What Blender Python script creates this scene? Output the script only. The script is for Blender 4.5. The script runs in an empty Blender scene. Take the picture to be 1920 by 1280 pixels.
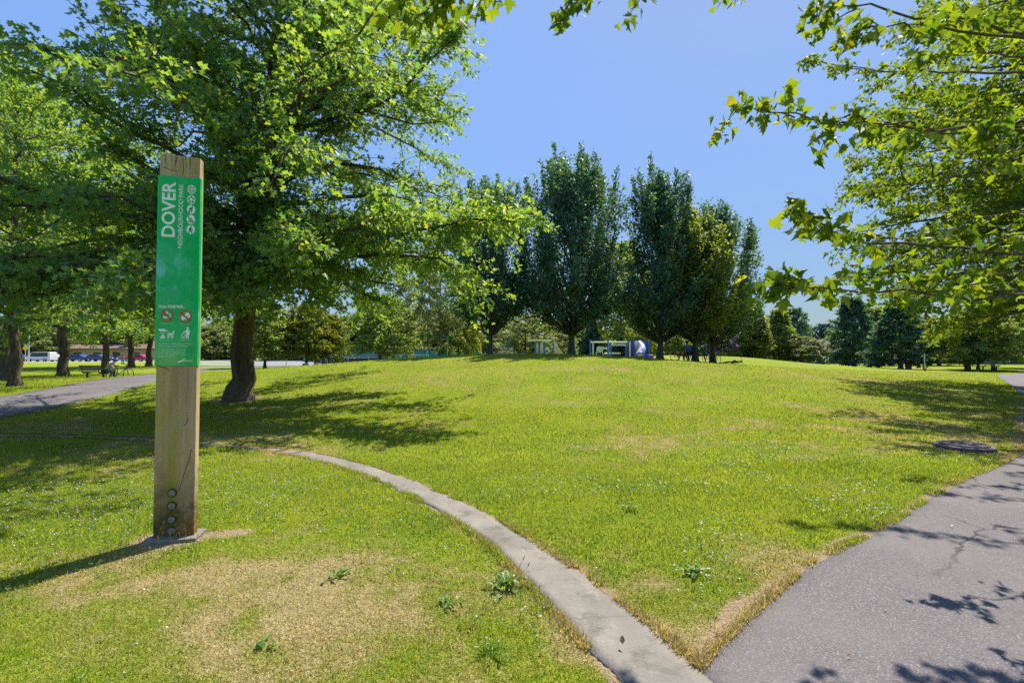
import bpy, bmesh, math, random
import numpy as np
from mathutils import Vector, Matrix
PI = math.pi
scene = bpy.context.scene
COL = scene.collection
R = math.radians

# ------------------------------------------------------------------ camera numbers
F, EYE, PITCH = 907.0, 1.45, math.atan(24/907.0)
CP, SP = math.cos(PITCH), math.sin(PITCH)
SUN_AZ, SUN_EL = R(34), R(58)
SUN_DIR = np.array([math.sin(SUN_AZ)*math.cos(SUN_EL), math.cos(SUN_AZ)*math.cos(SUN_EL), math.sin(SUN_EL)])

def terr(x, y):
    x = np.asarray(x, float); y = np.asarray(y, float)
    sx = np.where(x < 1, 16.0, 15.5)
    t = np.clip((y-8.5)/18.0, 0, 1); front = t*t*(3-2*t)
    back = np.where(y < 36, 1.0, np.exp(-((y-36)/16.0)**2))
    a = 1.46*np.exp(-((x-1)/sx)**2)*front*back
    b = 1.25*np.exp(-((x-20)/11)**2-((y-52)/12)**2)
    return a+b

def ray(px, py):
    u, v = px-960.0, 640.0-py
    return np.array([u, F*CP-v*SP, F*SP+v*CP])

def gp(px, py, off=0.0):
    """where the ground lies under that line of sight"""
    d = ray(px, py)
    t = 0.2/d[1]; last = t
    for k in range(4000):
        p = np.array([0, 0, EYE])+d*t
        if p[2] <= terr(p[0], p[1])+off or p[1] > 200: break
        last = t; t += 0.04*(1+p[1]*0.01)/d[1]
    lo, hi = last, t
    for k in range(30):
        m = (lo+hi)/2; p = np.array([0, 0, EYE])+d*m
        if p[2] <= terr(p[0], p[1])+off: hi = m
        else: lo = m
    p = np.array([0, 0, EYE])+d*hi
    return float(p[0]), float(p[1])

def wp(px, py, y):
    d = ray(px, py); t = y/d[1]
    return np.array([d[0]*t, y, EYE+d[2]*t])

def on(x, y, dz=0.0): return (x, y, float(terr(x, y))+dz)
def atpx(px, y, dz=0.0):
    x = (px-960)/F*y
    return on(x, y, dz)

# ------------------------------------------------------------------ noise in numpy
_tab = np.random.RandomState(5).rand(8, 256, 256)
def vnoise(x, y, s=0):
    x = np.asarray(x, float); y = np.asarray(y, float)
    xi = np.floor(x).astype(int); yi = np.floor(y).astype(int)
    fx = x-xi; fy = y-yi
    fx = fx*fx*(3-2*fx); fy = fy*fy*(3-2*fy)
    T = _tab[s % 8]
    a = T[xi & 255, yi & 255]; b = T[(xi+1) & 255, yi & 255]
    c = T[xi & 255, (yi+1) & 255]; d = T[(xi+1) & 255, (yi+1) & 255]
    return (a*(1-fx)+b*fx)*(1-fy)+(c*(1-fx)+d*fx)*fy
def fbm(x, y, s=0, o=4):
    r = 0; amp = 0.5
    for k in range(o):
        r = r+amp*vnoise(x*2**k+17.3*k, y*2**k-9.1*k, s+k); amp *= 0.5
    return r/(1-0.5**o)
def sstep(a, b, x):
    t = np.clip((x-a)/(b-a), 0, 1); return t*t*(3-2*t)

# ------------------------------------------------------------------ objects
def tag(o, label=None, cat=None, group=None, kind=None):
    if label: o['label'] = label
    if cat: o['category'] = cat
    if group: o['group'] = group
    if kind: o['kind'] = kind
    return o
def empty(name, loc=(0, 0, 0), rz=0.0, label=None, cat=None, group=None):
    o = bpy.data.objects.new(name, None); COL.objects.link(o)
    o.location = [float(v) for v in loc]; o.rotation_euler = (0, 0, rz); o.empty_display_size = 0.2
    return tag(o, label, cat, group)
def link(name, me, mat, parent=None):
    o = bpy.data.objects.new(name, me); COL.objects.link(o)
    if mat is not None: me.materials.append(mat)
    if parent is not None: o.parent = parent
    return o
def kids(o): return [c for c in bpy.data.objects if c.parent is o]
def copy_tree(o, parent=None):
    c = o.copy(); COL.objects.link(c); c.parent = parent
    for ch in list(o.children): copy_tree(ch, c)
    return c

class MB:
    """collects shapes, links them as one mesh object"""
    def __init__(s): s.v = []; s.f = []
    def add(s, vs, fs):
        o = len(s.v); s.v += [tuple(float(a) for a in v) for v in vs]; s.f += [tuple(i+o for i in f) for f in fs]
        return s
    def box(s, c, d, rz=0.0, bev=0.0):
        cx, cy, cz = c; hx, hy, hz = d[0]/2, d[1]/2, d[2]/2
        ca, sa = math.cos(rz), math.sin(rz)
        if bev <= 0:
            vs = [(x, y, z) for x in (-hx, hx) for y in (-hy, hy) for z in (-hz, hz)]
            fs = [(0, 1, 3, 2), (4, 6, 7, 5), (0, 4, 5, 1), (2, 3, 7, 6), (0, 2, 6, 4), (1, 5, 7, 3)]
        else:
            bm = bmesh.new(); bmesh.ops.create_cube(bm, size=1)
            for v in bm.verts: v.co = Vector((v.co.x*d[0], v.co.y*d[1], v.co.z*d[2]))
            bmesh.ops.bevel(bm, geom=list(bm.edges), offset=bev, segments=2, affect='EDGES', profile=0.5)
            bm.verts.index_update()
            vs = [tuple(v.co) for v in bm.verts]; fs = [tuple(v.index for v in f.verts) for f in bm.faces]; bm.free()
        return s.add([(cx+x*ca-y*sa, cy+x*sa+y*ca, cz+z) for x, y, z in vs], fs)
    def tube(s, pts, rad, n=8, caps=True):
        pts = [np.array(p, float) for p in pts]
        if not hasattr(rad, '__len__'): rad = [rad]*len(pts)
        rings = []; ref = None
        for i, p in enumerate(pts):
            t = pts[min(i+1, len(pts)-1)]-pts[max(i-1, 0)]; t = t/(np.linalg.norm(t)+1e-9)
            if ref is None:
                ref = np.array([0, 0, 1.0]) if abs(t[2]) < 0.9 else np.array([1.0, 0, 0])
            a = np.cross(t, ref); a /= np.linalg.norm(a)+1e-9
            b = np.cross(a, t); ref = b
            rings.append([p+rad[i]*(math.cos(2*PI*k/n)*a+math.sin(2*PI*k/n)*b) for k in range(n)])
        vs = [v for r in rings for v in r]; fs = []
        for i in range(len(pts)-1):
            for k in range(n):
                k2 = (k+1) % n
                fs.append((i*n+k, (i+1)*n+k, (i+1)*n+k2, i*n+k2))
        if caps:
            fs.append(tuple(range(n))); fs.append(tuple(reversed(range((len(pts)-1)*n, len(pts)*n))))
        return s.add(vs, fs)
    def cyl(s, c, r, h, n=16, r2=None):
        return s.tube([c, (c[0], c[1], c[2]+h)], [r, r if r2 is None else r2], n)
    def ball(s, c, r, n=10, sc=(1, 1, 1)):
        vs = [(c[0], c[1], c[2]-r*sc[2])]; m = n//2
        for i in range(1, m):
            th = -PI/2+PI*i/m
            for k in range(n):
                a = 2*PI*k/n
                vs.append((c[0]+r*sc[0]*math.cos(th)*math.cos(a), c[1]+r*sc[1]*math.cos(th)*math.sin(a), c[2]+r*sc[2]*math.sin(th)))
        vs.append((c[0], c[1], c[2]+r*sc[2])); fs = []
        for k in range(n): fs.append((0, 1+(k+1) % n, 1+k))
        for i in range(m-2):
            for k in range(n):
                a = 1+i*n+k; b = 1+i*n+(k+1) % n; fs.append((a, b, b+n, a+n))
        last = len(vs)-1
        for k in range(n): fs.append((last, 1+(m-2)*n+k, 1+(m-2)*n+(k+1) % n))
        return s.add(vs, fs)
    def torus(s, c, ax, r, t, n=24, m=6):
        ax = np.array(ax, float); ax /= np.linalg.norm(ax)
        ref = np.array([0, 0, 1.0]) if abs(ax[2]) < 0.9 else np.array([1.0, 0, 0])
        a = np.cross(ax, ref); a /= np.linalg.norm(a); b = np.cross(ax, a); c = np.array(c, float)
        vs = []; fs = []
        for i in range(n):
            d = math.cos(2*PI*i/n)*a+math.sin(2*PI*i/n)*b
            for j in range(m):
                vs.append(c+d*(r+t*math.cos(2*PI*j/m))+ax*t*math.sin(2*PI*j/m))
        for i in range(n):
            for j in range(m):
                fs.append((i*m+j, ((i+1) % n)*m+j, ((i+1) % n)*m+(j+1) % m, i*m+(j+1) % m))
        return s.add(vs, fs)
    def prism(s, poly, axis, a, b):
        """poly of 2D points swept along axis ('x','y','z') from a to b"""
        n = len(poly)
        def P(p, h):
            return {'x': (h, p[0], p[1]), 'y': (p[0], h, p[1]), 'z': (p[0], p[1], h)}[axis]
        vs = [P(p, a) for p in poly]+[P(p, b) for p in poly]
        fs = [tuple(reversed(range(n))), tuple(range(n, 2*n))]+[(i, (i+1) % n, n+(i+1) % n, n+i) for i in range(n)]
        return s.add(vs, fs)
    def build(s, name, mat, parent=None, smooth=False, fix=True):
        me = bpy.data.meshes.new(name); me.from_pydata(s.v, [], s.f)
        if fix:
            bm = bmesh.new(); bm.from_mesh(me); bmesh.ops.recalc_face_normals(bm, faces=bm.faces); bm.to_mesh(me); bm.free()
        if smooth:
            me.polygons.foreach_set('use_smooth', [True]*len(me.polygons))
            if hasattr(me, 'set_sharp_from_angle'): me.set_sharp_from_angle(angle=R(40))
        me.update()
        return link(name, me, mat, parent)

def np_mesh(name, V, L, ls, mat, parent=None, attrs=None, smooth=False):
    me = bpy.data.meshes.new(name)
    me.vertices.add(len(V)); me.vertices.foreach_set('co', np.ascontiguousarray(V, dtype=np.float32).ravel())
    me.loops.add(len(L)); me.loops.foreach_set('vertex_index', np.ascontiguousarray(L, dtype=np.int32).ravel())
    me.polygons.add(len(ls)); me.polygons.foreach_set('loop_start', np.ascontiguousarray(ls, dtype=np.int32))
    if smooth: me.polygons.foreach_set('use_smooth', np.ones(len(ls), dtype=bool))
    for k, a in (attrs or {}).items():
        at = me.attributes.new(k, 'FLOAT', 'POINT'); at.data.foreach_set('value', np.ascontiguousarray(a, dtype=np.float32))
    me.update(calc_edges=True)
    return link(name, me, mat, parent)

def nrm(a): return a/(np.linalg.norm(a, axis=-1, keepdims=True)+1e-9)

def scatter_mesh(name, tv, tf, P, A, N, S, mat, parent=None, attrs=None, W=None):
    """a copy of the little outline (tv, tf) at every P, its y along A and its z near N"""
    tv = np.array(tv, float); n = len(P)
    if tv.ndim == 3: tv = tv[np.random.RandomState(n).randint(0, len(tv), n)]; k = tv.shape[1]
    else: k = len(tv); tv = tv[None]
    A = nrm(A); B = nrm(np.cross(A, N)); N = np.cross(B, A)
    S = np.asarray(S, float)[:, None, None]
    Wd = S if W is None else np.asarray(W, float)[:, None, None]
    V = P[:, None, :]+Wd*tv[:, :, 0:1]*B[:, None, :]+S*(tv[:, :, 1:2]*A[:, None, :]+tv[:, :, 2:3]*N[:, None, :])
    idx = np.array([i for f in tf for i in f]); cnt = np.array([len(f) for f in tf])
    L = (np.arange(n)*k)[:, None]+idx[None]
    st = np.concatenate([[0], np.cumsum(cnt)[:-1]])
    ls = (np.arange(n)*len(idx))[:, None]+st[None]
    at = {q: np.repeat(a, k) for q, a in (attrs or {}).items()}
    return np_mesh(name, V.reshape(-1, 3), L.ravel(), ls.ravel(), mat, parent, at)

# ------------------------------------------------------------------ materials
def newmat(name):
    m = bpy.data.materials.new(name); m.use_nodes = True
    nt = m.node_tree; nt.nodes.clear()
    out = nt.nodes.new('ShaderNodeOutputMaterial')
    return m, nt, out
class G:
    def __init__(s, nt): s.nt = nt
    def n(s, t, **kw):
        nd = s.nt.nodes.new('ShaderNode'+t)
        for k, v in kw.items():
            if k in ('operation', 'blend_type', 'data_type', 'attribute_name', 'noise_dimensions', 'feature', 'wave_type', 'bands_direction', 'interpolation_type'): setattr(nd, k, v)
        return nd
    def l(s, a, b): s.nt.links.new(a, b)
    def set(s, sock, v):
        if hasattr(v, 'is_linked') or isinstance(v, bpy.types.NodeSocket): s.l(v, sock)
        else: sock.default_value = v
    def noise(s, vec, scale, detail=4, rough=0.55):
        nd = s.n('TexNoise'); nd.inputs['Scale'].default_value = scale; nd.inputs['Detail'].default_value = detail; nd.inputs['Roughness'].default_value = rough
        if vec is not None: s.l(vec, nd.inputs['Vector'])
        return nd.outputs['Fac']
    def mix(s, f, a, b, mode='MIX'):
        nd = s.nt.nodes.new('ShaderNodeMix'); nd.data_type = 'RGBA'; nd.blend_type = mode
        s.set(nd.inputs[0], f); s.set(nd.inputs[6], a); s.set(nd.inputs[7], b)
        return nd.outputs[2]
    def math(s, op, a, b=0.0, c=0.0, clamp=False):
        nd = s.nt.nodes.new('ShaderNodeMath'); nd.operation = op; nd.use_clamp = clamp
        s.set(nd.inputs[0], a); s.set(nd.inputs[1], b); s.set(nd.inputs[2], c)
        return nd.outputs[0]
    def ramp(s, f, stops):
        nd = s.nt.nodes.new('ShaderNodeValToRGB'); e = nd.color_ramp.elements
        while len(e) < len(stops): e.new(0.5)
        for el, (p, c) in zip(e, stops): el.position = p; el.color = c
        s.l(f, nd.inputs[0]); return nd.outputs[0]
    def maprange(s, f, a, b, c=0.0, d=1.0):
        nd = s.nt.nodes.new('ShaderNodeMapRange'); s.l(f, nd.inputs[0])
        for i, v in enumerate((a, b, c, d)): nd.inputs[i+1].default_value = v
        return nd.outputs[0]
    def bump(s, h, dist=0.02, strength=1.0):
        nd = s.nt.nodes.new('ShaderNodeBump'); nd.inputs['Strength'].default_value = strength; nd.inputs['Distance'].default_value = dist
        s.l(h, nd.inputs['Height']); return nd.outputs[0]
def c4(c): return (c[0], c[1], c[2], 1.0)

def paint(name, col, rough=0.5, metal=0.0, var=0.12, scale=6.0, bump=0.0, spec=0.5):
    """plain coloured surface with a little procedural wear"""
    m, nt, out = newmat(name); g = G(nt)
    p = g.n('BsdfPrincipled'); tc = g.n('TexCoord')
    nz = g.noise(tc.outputs['Object'], scale, 5)
    f = g.maprange(nz, 0.3, 0.7)
    lo = tuple(max(0, c*(1-var)) for c in col); hi = tuple(min(1, c*(1+var)) for c in col)
    g.l(g.mix(f, c4(lo), c4(hi)), p.inputs['Base Color'])
    p.inputs['Roughness'].default_value = rough; p.inputs['Metallic'].default_value = metal
    p.inputs['Specular IOR Level'].default_value = spec
    if bump: g.l(g.bump(g.noise(tc.outputs['Object'], scale*6, 4), bump), p.inputs['Normal'])
    g.l(p.outputs[0], out.inputs[0]); return m

def leafmat(name, lo, hi, trans=0.42, tcol=None, gloss=0.5, rough=0.42):
    m, nt, out = newmat(name); g = G(nt)
    geo = g.n('NewGeometry')
    mid = tuple((a+b)/2 for a, b in zip(lo, hi))
    col = g.ramp(geo.outputs['Random Per Island'], [(0.0, c4(lo)), (0.55, c4(mid)), (0.97, c4(hi)), (1.0, c4((hi[0]*1.5, hi[1]*1.1, hi[2])))])
    p = g.n('BsdfPrincipled'); g.l(col, p.inputs['Base Color'])
    p.inputs['Roughness'].default_value = rough; p.inputs['Specular IOR Level'].default_value = gloss
    tr = g.n('BsdfTranslucent')
    t = tcol or (2.4, 2.0, 0.5)
    g.l(g.mix(1.0, col, c4(t), 'MULTIPLY'), tr.inputs[0])
    mx = g.n('MixShader'); mx.inputs[0].default_value = trans
    g.l(p.outputs[0], mx.inputs[1]); g.l(tr.outputs[0], mx.inputs[2]); g.l(mx.outputs[0], out.inputs[0])
    return m

def barkmat(name, lo, hi, scale=9.0):
    m, nt, out = newmat(name); g = G(nt)
    p = g.n('BsdfPrincipled'); tc = g.n('TexCoord'); mp = g.n('Mapping')
    mp.inputs['Scale'].default_value = (1, 1, 0.16); g.l(tc.outputs['Object'], mp.inputs['Vector'])
    nz = g.noise(mp.outputs[0], scale, 6, 0.65); big = g.noise(tc.outputs['Object'], 1.3, 3)
    f = g.maprange(nz, 0.35, 0.68)
    col = g.mix(f, c4(lo), c4(hi))
    col = g.mix(g.maprange(big, 0.5, 0.75, 0, 0.5), col, c4((hi[0]*0.8, hi[1]*0.95, hi[2]*0.6)))
    g.l(col, p.inputs['Base Color']); p.inputs['Roughness'].default_value = 0.9
    p.inputs['Specular IOR Level'].default_value = 0.2
    g.l(g.bump(nz, 0.06), p.inputs['Normal']); g.l(p.outputs[0], out.inputs[0]); return m
# ------------------------------------------------------------------ edges of the hard surfaces, from the ground up
STRIP_L = [gp(*q) for q in [(1185, 1330), (1150, 1262), (1060, 1165), (985, 1085), (930, 1032), (880, 990), (830, 962), (770, 927), (700, 895), (620, 870), (560, 855), (480, 842.5), (380, 835), (280, 826), (150, 820.5), (0, 817), (-160, 816)]]
STRIP_R = [gp(*q) for q in [(1400, 1330), (1345, 1280), (1240, 1190), (1130, 1103), (1040, 1042), (960, 990), (900, 957), (850, 934), (780, 903), (700, 874), (620, 854), (560, 845), (480, 836.5), (380, 829), (280, 821), (150, 816), (0, 813), (-160, 812.5)]]
ASPH_L = [gp(*q) for q in [(1420, 1372), (1340, 1296), (1285, 1250), (1312, 1252), (1331, 1240), (1352, 1212), (1400, 1163), (1450, 1120), (1480, 1092), (1540, 1050), (1600, 1017), (1640, 1002), (1690, 971), (1720, 951), (1760, 926), (1810, 898), (1860, 879), (1920, 849)]]
ASPH_L += [(9.4, 8.9), (11.6, 11.0), (14.4, 13.6)] + [gp(*q) for q in [(1920, 745), (1900, 727), (1880, 712), (1869, 706), (1870, 703)]]
far_end = [gp(1875, 701.5), gp(1920, 699.0), (46.0, 37.5)]
ASPH_L += far_end
ASPH_R = [(2.3, 0.9), (3.6, 1.4), (5.2, 2.6), (7.0, 4.1), (9.0, 6.0), (11.5, 8.2), (14.5, 11.0), (19.0, 15.0), (25.0, 20.5), (30.5, 26.0), (34.5, 29.0), (38.5, 31.2), (47.0, 33.0)]
LPATH_N = [gp(*q) for q in [(-260, 823), (-120, 803), (0, 785), (100, 765.5), (200, 741), (290, 716), (380, 697.5)]] + [(-27.0, 43.0), (-27.5, 52.0)]
LPATH_F = [gp(*q) for q in [(-260, 766), (-120, 756), (0, 745.5), (100, 727), (200, 710), (290, 700.5), (380, 690)]] + [(-30.5, 46.0), (-31.5, 52.0)]

def resample(pts, n, k=9):
    p = np.array(pts, float); d = np.concatenate([[0], np.cumsum(np.linalg.norm(np.diff(p, axis=0), axis=1))])
    # Catmull-like smoothing by dense linear sample and a short moving average
    m = n*6; t = np.linspace(0, d[-1], m)
    q = np.stack([np.interp(t, d, p[:, 0]), np.interp(t, d, p[:, 1])], 1)
    ker = np.ones(k)/k
    qp = np.pad(q, ((k//2, k//2), (0, 0)), mode='edge')
    q2 = np.stack([np.convolve(qp[:, 0], ker, 'valid'), np.convolve(qp[:, 1], ker, 'valid')], 1); q2[0] = q[0]; q2[-1] = q[-1]
    return q2[np.linspace(0, m-1, n).astype(int)]

def ribbon(name, A, B, n, m, off, mat, wob=0.0, thick=0.12, crown=0.0, k=9):
    a = resample(A, n, k); b = resample(B, n, k)
    if wob:
        for q, s in ((a, 0), (b, 3)):
            d = nrm(b-a); q += d*((fbm(q[:, 0]*5, q[:, 1]*5, s)-0.5)*wob)[:, None]
    w = np.linspace(0, 1, m)
    P = a[:, None]*(1-w)[None, :, None]+b[:, None]*w[None, :, None]
    Z = terr(P[..., 0], P[..., 1])+off+crown*(1-(2*w-1)**2)[None]
    V = np.concatenate([P, Z[..., None]], -1)
    lowL = V[:, :1].copy(); lowL[..., 2] -= thick; lowR = V[:, -1:].copy(); lowR[..., 2] -= thick
    V = np.concatenate([lowL, V, lowR], 1); mm = m+2
    i, j = np.meshgrid(np.arange(n-1), np.arange(mm-1), indexing='ij')
    q = np.stack([i*mm+j, i*mm+j+1, (i+1)*mm+j+1, (i+1)*mm+j], -1).reshape(-1, 4)
    z = np.cross(V[1, 2]-V[0, 2], V[0, 3]-V[0, 2])[2]
    if z < 0: q = q  # facing fixed below
    al = np.concatenate([[0], np.cumsum(np.linalg.norm(np.diff((a+b)/2, axis=0), axis=1))]); al = np.repeat(al, mm)
    o = np_mesh(name, V.reshape(-1, 3), q.ravel(), np.arange(len(q))*4, mat, attrs={'along': al})
    bm = bmesh.new(); bm.from_mesh(o.data)
    up = sum(1 if f.normal.z > 0 else -1 for f in bm.faces)
    if up < 0: bmesh.ops.reverse_faces(bm, faces=bm.faces)
    bm.to_mesh(o.data); bm.free()
    o['kind'] = 'structure'
    return o, np.concatenate([a, b[::-1]])

def inpoly(x, y, poly):
    r = np.zeros(x.shape, bool); n = len(poly); j = n-1
    for i in range(n):
        xi, yi = poly[i]; xj, yj = poly[j]
        c = ((yi > y) != (yj > y)) & (x < (xj-xi)*(y-yi)/(yj-yi+1e-12)+xi)
        r ^= c; j = i
    return r
def dline(x, y, pts):
    best = np.full(x.shape, 1e9)
    for (ax, ay), (bx, by) in zip(pts[:-1], pts[1:]):
        dx, dy = bx-ax, by-ay; L = dx*dx+dy*dy+1e-12
        t = np.clip(((x-ax)*dx+(y-ay)*dy)/L, 0, 1)
        best = np.minimum(best, (x-ax-t*dx)**2+(y-ay-t*dy)**2)
    return np.sqrt(best)

POSTX, POSTY = gp(329, 1008)
OAKX, OAKY = gp(447, 750)

_sL = resample(STRIP_L, 60); _sR = resample(STRIP_R, 60); _aL = resample(ASPH_L[3:], 120, 3)
def blob(x, y, cx, cy, r, ry=None):
    return np.exp(-((x-cx)/r)**2-((y-cy)/(ry or r))**2)
def dryness(x, y):
    """how parched the turf is, 0 lush .. 1 straw"""
    ww = 0.25*(fbm(x*0.9, y*0.9, 2)-0.5)
    big = fbm(x*0.22+3, y*0.22, 1, 3); med = fbm(x*0.95, y*0.95, 2, 4); fine = fbm(x*4.2, y*4.2, 4, 3)
    base = 2.3*(med-0.5)+1.2*(big-0.5)+1.5*(fine-0.5)
    b = 0.07
    b = b+0.37*blob(x, y, -0.1, 2.7, 1.6, 1.2)+0.37*blob(x, y, -1.6, 2.3, 2.8, 1.1)+0.16*blob(x, y, 2.0, 3.8, 1.4, 1.0)+0.45*blob(x, y, 0.9, 2.0, 0.9, 0.8)+0.22*blob(x, y, -1.0, 3.2, 1.6, 0.8)
    b = b+0.30*blob(x, y, -1.2, 3.4, 0.7, 0.5)
    b = b+0.25*blob(x, y, 2.1, 3.1, 0.8, 0.6)
    for cx, cy, r, ry, w in ((3.2, 7.6, 1.6, 0.9, .30), (5.2, 8.2, 2.0, .8, .22), (-1.8, 15.5, 2.5, 1.6, .22), (2.0, 14.5, 2.5, 1.3, .15), (10.5, 13.5, 4.0, 2.2, .28), (14, 20, 6, 3.5, .25), (8.5, 11.5, 2.5, 1.2, .15), (4, 19, 5, 2.5, .10), (22, 30, 10, 6, .25), (-3.5, 20, 3, 2, .10)):
        b = b+w*blob(x, y, cx, cy, r, ry)
    ds = np.minimum(dline(x, y, _sL), dline(x, y, _sR)); da = dline(x, y, _aL)
    b = b+0.42*np.exp(-(ds/0.10)**2)*(y < 8)+0.5*np.exp(-(da/0.13)**2)*(y < 12)
    b = b-0.25*blob(x, y, -4.5, 5.0, 2.6, 1.5)-0.2*blob(x, y, 1.8, 5.2, 1.5, 1.3)
    return np.clip(b+base*0.8*(1-0.45*sstep(9, 16, y)), 0, 1)
def bareness(x, y):
    """bare earth: path edges, round the post and the oak"""
    n = fbm(x*2.6, y*2.6, 5, 4)
    da = dline(x, y, _aL); ds = np.minimum(dline(x, y, _sL), dline(x, y, _sR))
    w = 0.025+0.05*fbm(x*1.3, y*1.3, 2, 2)+0.24*blob(x, y, 1.62, 2.62, 0.55, 0.5)+0.16*blob(x, y, 2.75, 3.55, 0.45)+0.08*blob(x, y, 4.0, 4.7, 0.5)
    b = sstep(0.25, 0.75, np.exp(-(da/w)**2)*(0.55+0.9*n))*(y < 14)
    b = np.maximum(b, sstep(0.42, 0.8, np.exp(-(ds/0.045)**2)*(0.5+1.0*n))*(y < 7)*0.9)
    b = np.maximum(b, sstep(0.35, 0.75, (blob(x, y, POSTX-0.05, POSTY-0.03, 0.36, 0.24)+0.8*blob(x, y, POSTX+0.42, POSTY+0.12, 0.2, 0.13))*(0.45+1.0*n)))
    b = np.maximum(b, sstep(0.4, 0.7, blob(x, y, OAKX, OAKY, 0.75)*(0.5+0.9*n)))
    b = np.maximum(b, 0.8*sstep(0.3, 0.8, blob(x, y, 13.2, 38.5, 4.2, 3.4)*(0.6+0.7*n)))
    b = np.maximum(b, 0.7*sstep(0.3, 0.8, blob(x, y, 36, 47, 9, 2.2)*(0.6+0.7*n)))
    b = np.maximum(b, sstep(0.4, 0.7, blob(x, y, 6.35, 7.75, 0.3, 0.15)*(0.6+0.7*n)))
    b = np.maximum(b, 0.7*sstep(0.45, 0.7, blob(x, y, -6.5, 10.8, 0.35, 0.25)*(0.6+0.7*n)))
    return np.clip(b, 0, 1)

# ------------------------------------------------------------------ setting materials
def turf_colour(g, rnd, dry, pos):
    n1 = g.noise(pos, 0.55, 4); n2 = g.noise(pos, 3.0, 4)
    k = g.math('ADD', g.math('MULTIPLY', rnd, 0.55), g.math('ADD', g.math('MULTIPLY', n1, 0.5), g.math('MULTIPLY', n2, 0.3)))
    green = g.ramp(k, [(0.25, c4(TURF[0])), (0.62, c4(TURF[1])), (0.95, c4(TURF[2]))])
    straw = g.ramp(rnd, [(0.0, c4(STRAW[0])), (0.6, c4(STRAW[1])), (1.0, c4(STRAW[2]))])
    f = g.math('ADD', dry, g.math('MULTIPLY', g.math('SUBTRACT', rnd, 0.5), 0.55), clamp=True)
    olive = g.ramp(rnd, [(0.0, (0.135, 0.150, 0.020, 1)), (0.6, (0.265, 0.268, 0.055, 1)), (1.0, (0.355, 0.335, 0.095, 1))])
    col = g.mix(g.maprange(f, 0.10, 0.62), green, olive)
    return g.mix(g.maprange(f, 0.50, 1.12), col, straw)
TURF = [(0.070, 0.142, 0.011), (0.188, 0.258, 0.014), (0.315, 0.362, 0.028)]
STRAW = [(0.24, 0.18, 0.092), (0.41, 0.32, 0.165), (0.53, 0.435, 0.245)]

m, nt, out = newmat('turf_ground'); g = G(nt); M_GROUND = m
geo = g.n('NewGeometry'); pos = geo.outputs['Position']
a_dry = g.n('Attribute', attribute_name='dry').outputs['Fac']; a_bare = g.n('Attribute', attribute_name='bare').outputs['Fac']
f1 = g.noise(pos, 55, 3, 0.7); f2 = g.noise(pos, 14, 4, 0.65)
rnd = g.math('ADD', g.math('MULTIPLY', f1, 0.6), g.math('MULTIPLY', f2, 0.4)); rnd = g.maprange(rnd, 0.34, 0.66)
col = turf_colour(g, rnd, a_dry, pos)
soil = g.ramp(g.noise(pos, 40, 5, 0.7), [(0.3, (0.22, 0.145, 0.085, 1)), (0.55, (0.42, 0.31, 0.20, 1)), (0.75, (0.56, 0.45, 0.31, 1))])
col = g.mix(a_bare, col, soil)
p = g.n('BsdfPrincipled'); g.l(col, p.inputs['Base Color']); p.inputs['Roughness'].default_value = 0.95; p.inputs['Specular IOR Level'].default_value = 0.1
g.l(g.bump(rnd, 0.03, 0.9), p.inputs['Normal']); g.l(p.outputs[0], out.inputs[0])

m, nt, out = newmat('grass_blade'); g = G(nt); M_BLADE = m
geo = g.n('NewGeometry')
a_dry = g.n('Attribute', attribute_name='dry').outputs['Fac']
col = turf_colour(g, geo.outputs['Random Per Island'], a_dry, geo.outputs['Position'])
p = g.n('BsdfPrincipled'); g.l(col, p.inputs['Base Color']); p.inputs['Roughness'].default_value = 0.6; p.inputs['Specular IOR Level'].default_value = 0.3
tr = g.n('BsdfTranslucent'); g.l(g.mix(1.0, col, (1.9, 1.75, 0.7, 1), 'MULTIPLY'), tr.inputs[0])
mx = g.n('MixShader'); mx.inputs[0].default_value = 0.45
g.l(p.outputs[0], mx.inputs[1]); g.l(tr.outputs[0], mx.inputs[2]); g.l(mx.outputs[0], out.inputs[0])

m, nt, out = newmat('asphalt'); g = G(nt); M_ASPH = m
geo = g.n('NewGeometry'); pos = geo.outputs['Position']
v = g.n('TexVoronoi'); v.inputs['Scale'].default_value = 150; g.l(pos, v.inputs['Vector'])
sp = g.n('SeparateColor'); g.l(v.outputs['Color'], sp.inputs[0])
st = g.ramp(sp.outputs[0], [(0.0, (0.082, 0.073, 0.080, 1)), (0.5, (0.126, 0.113, 0.121, 1)), (0.88, (0.165, 0.149, 0.156, 1)), (1.0, (0.30, 0.28, 0.28, 1))])
n2 = g.noise(pos, 1.1, 5); n3 = g.noise(pos, 190, 2)
st = g.mix(g.maprange(n2, 0.42, 0.62, 0, 0.5), st, (0.185, 0.162, 0.158, 1)); st = g.mix(g.maprange(g.noise(pos, 0.6, 3), 0.5, 0.65, 0, 0.35), st, (0.085, 0.08, 0.085, 1))
st = g.mix(g.maprange(n3, 0.35, 0.75, 0.0, 0.55), st, (0.13, 0.125, 0.13, 1))
bl = g.n('TexVoronoi'); bl.inputs['Scale'].default_value = 0.9; g.l(pos, bl.inputs['Vector'])
cr = g.n('TexVoronoi'); cr.feature = 'DISTANCE_TO_EDGE'; cr.inputs['Scale'].default_value = 0.42
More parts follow.
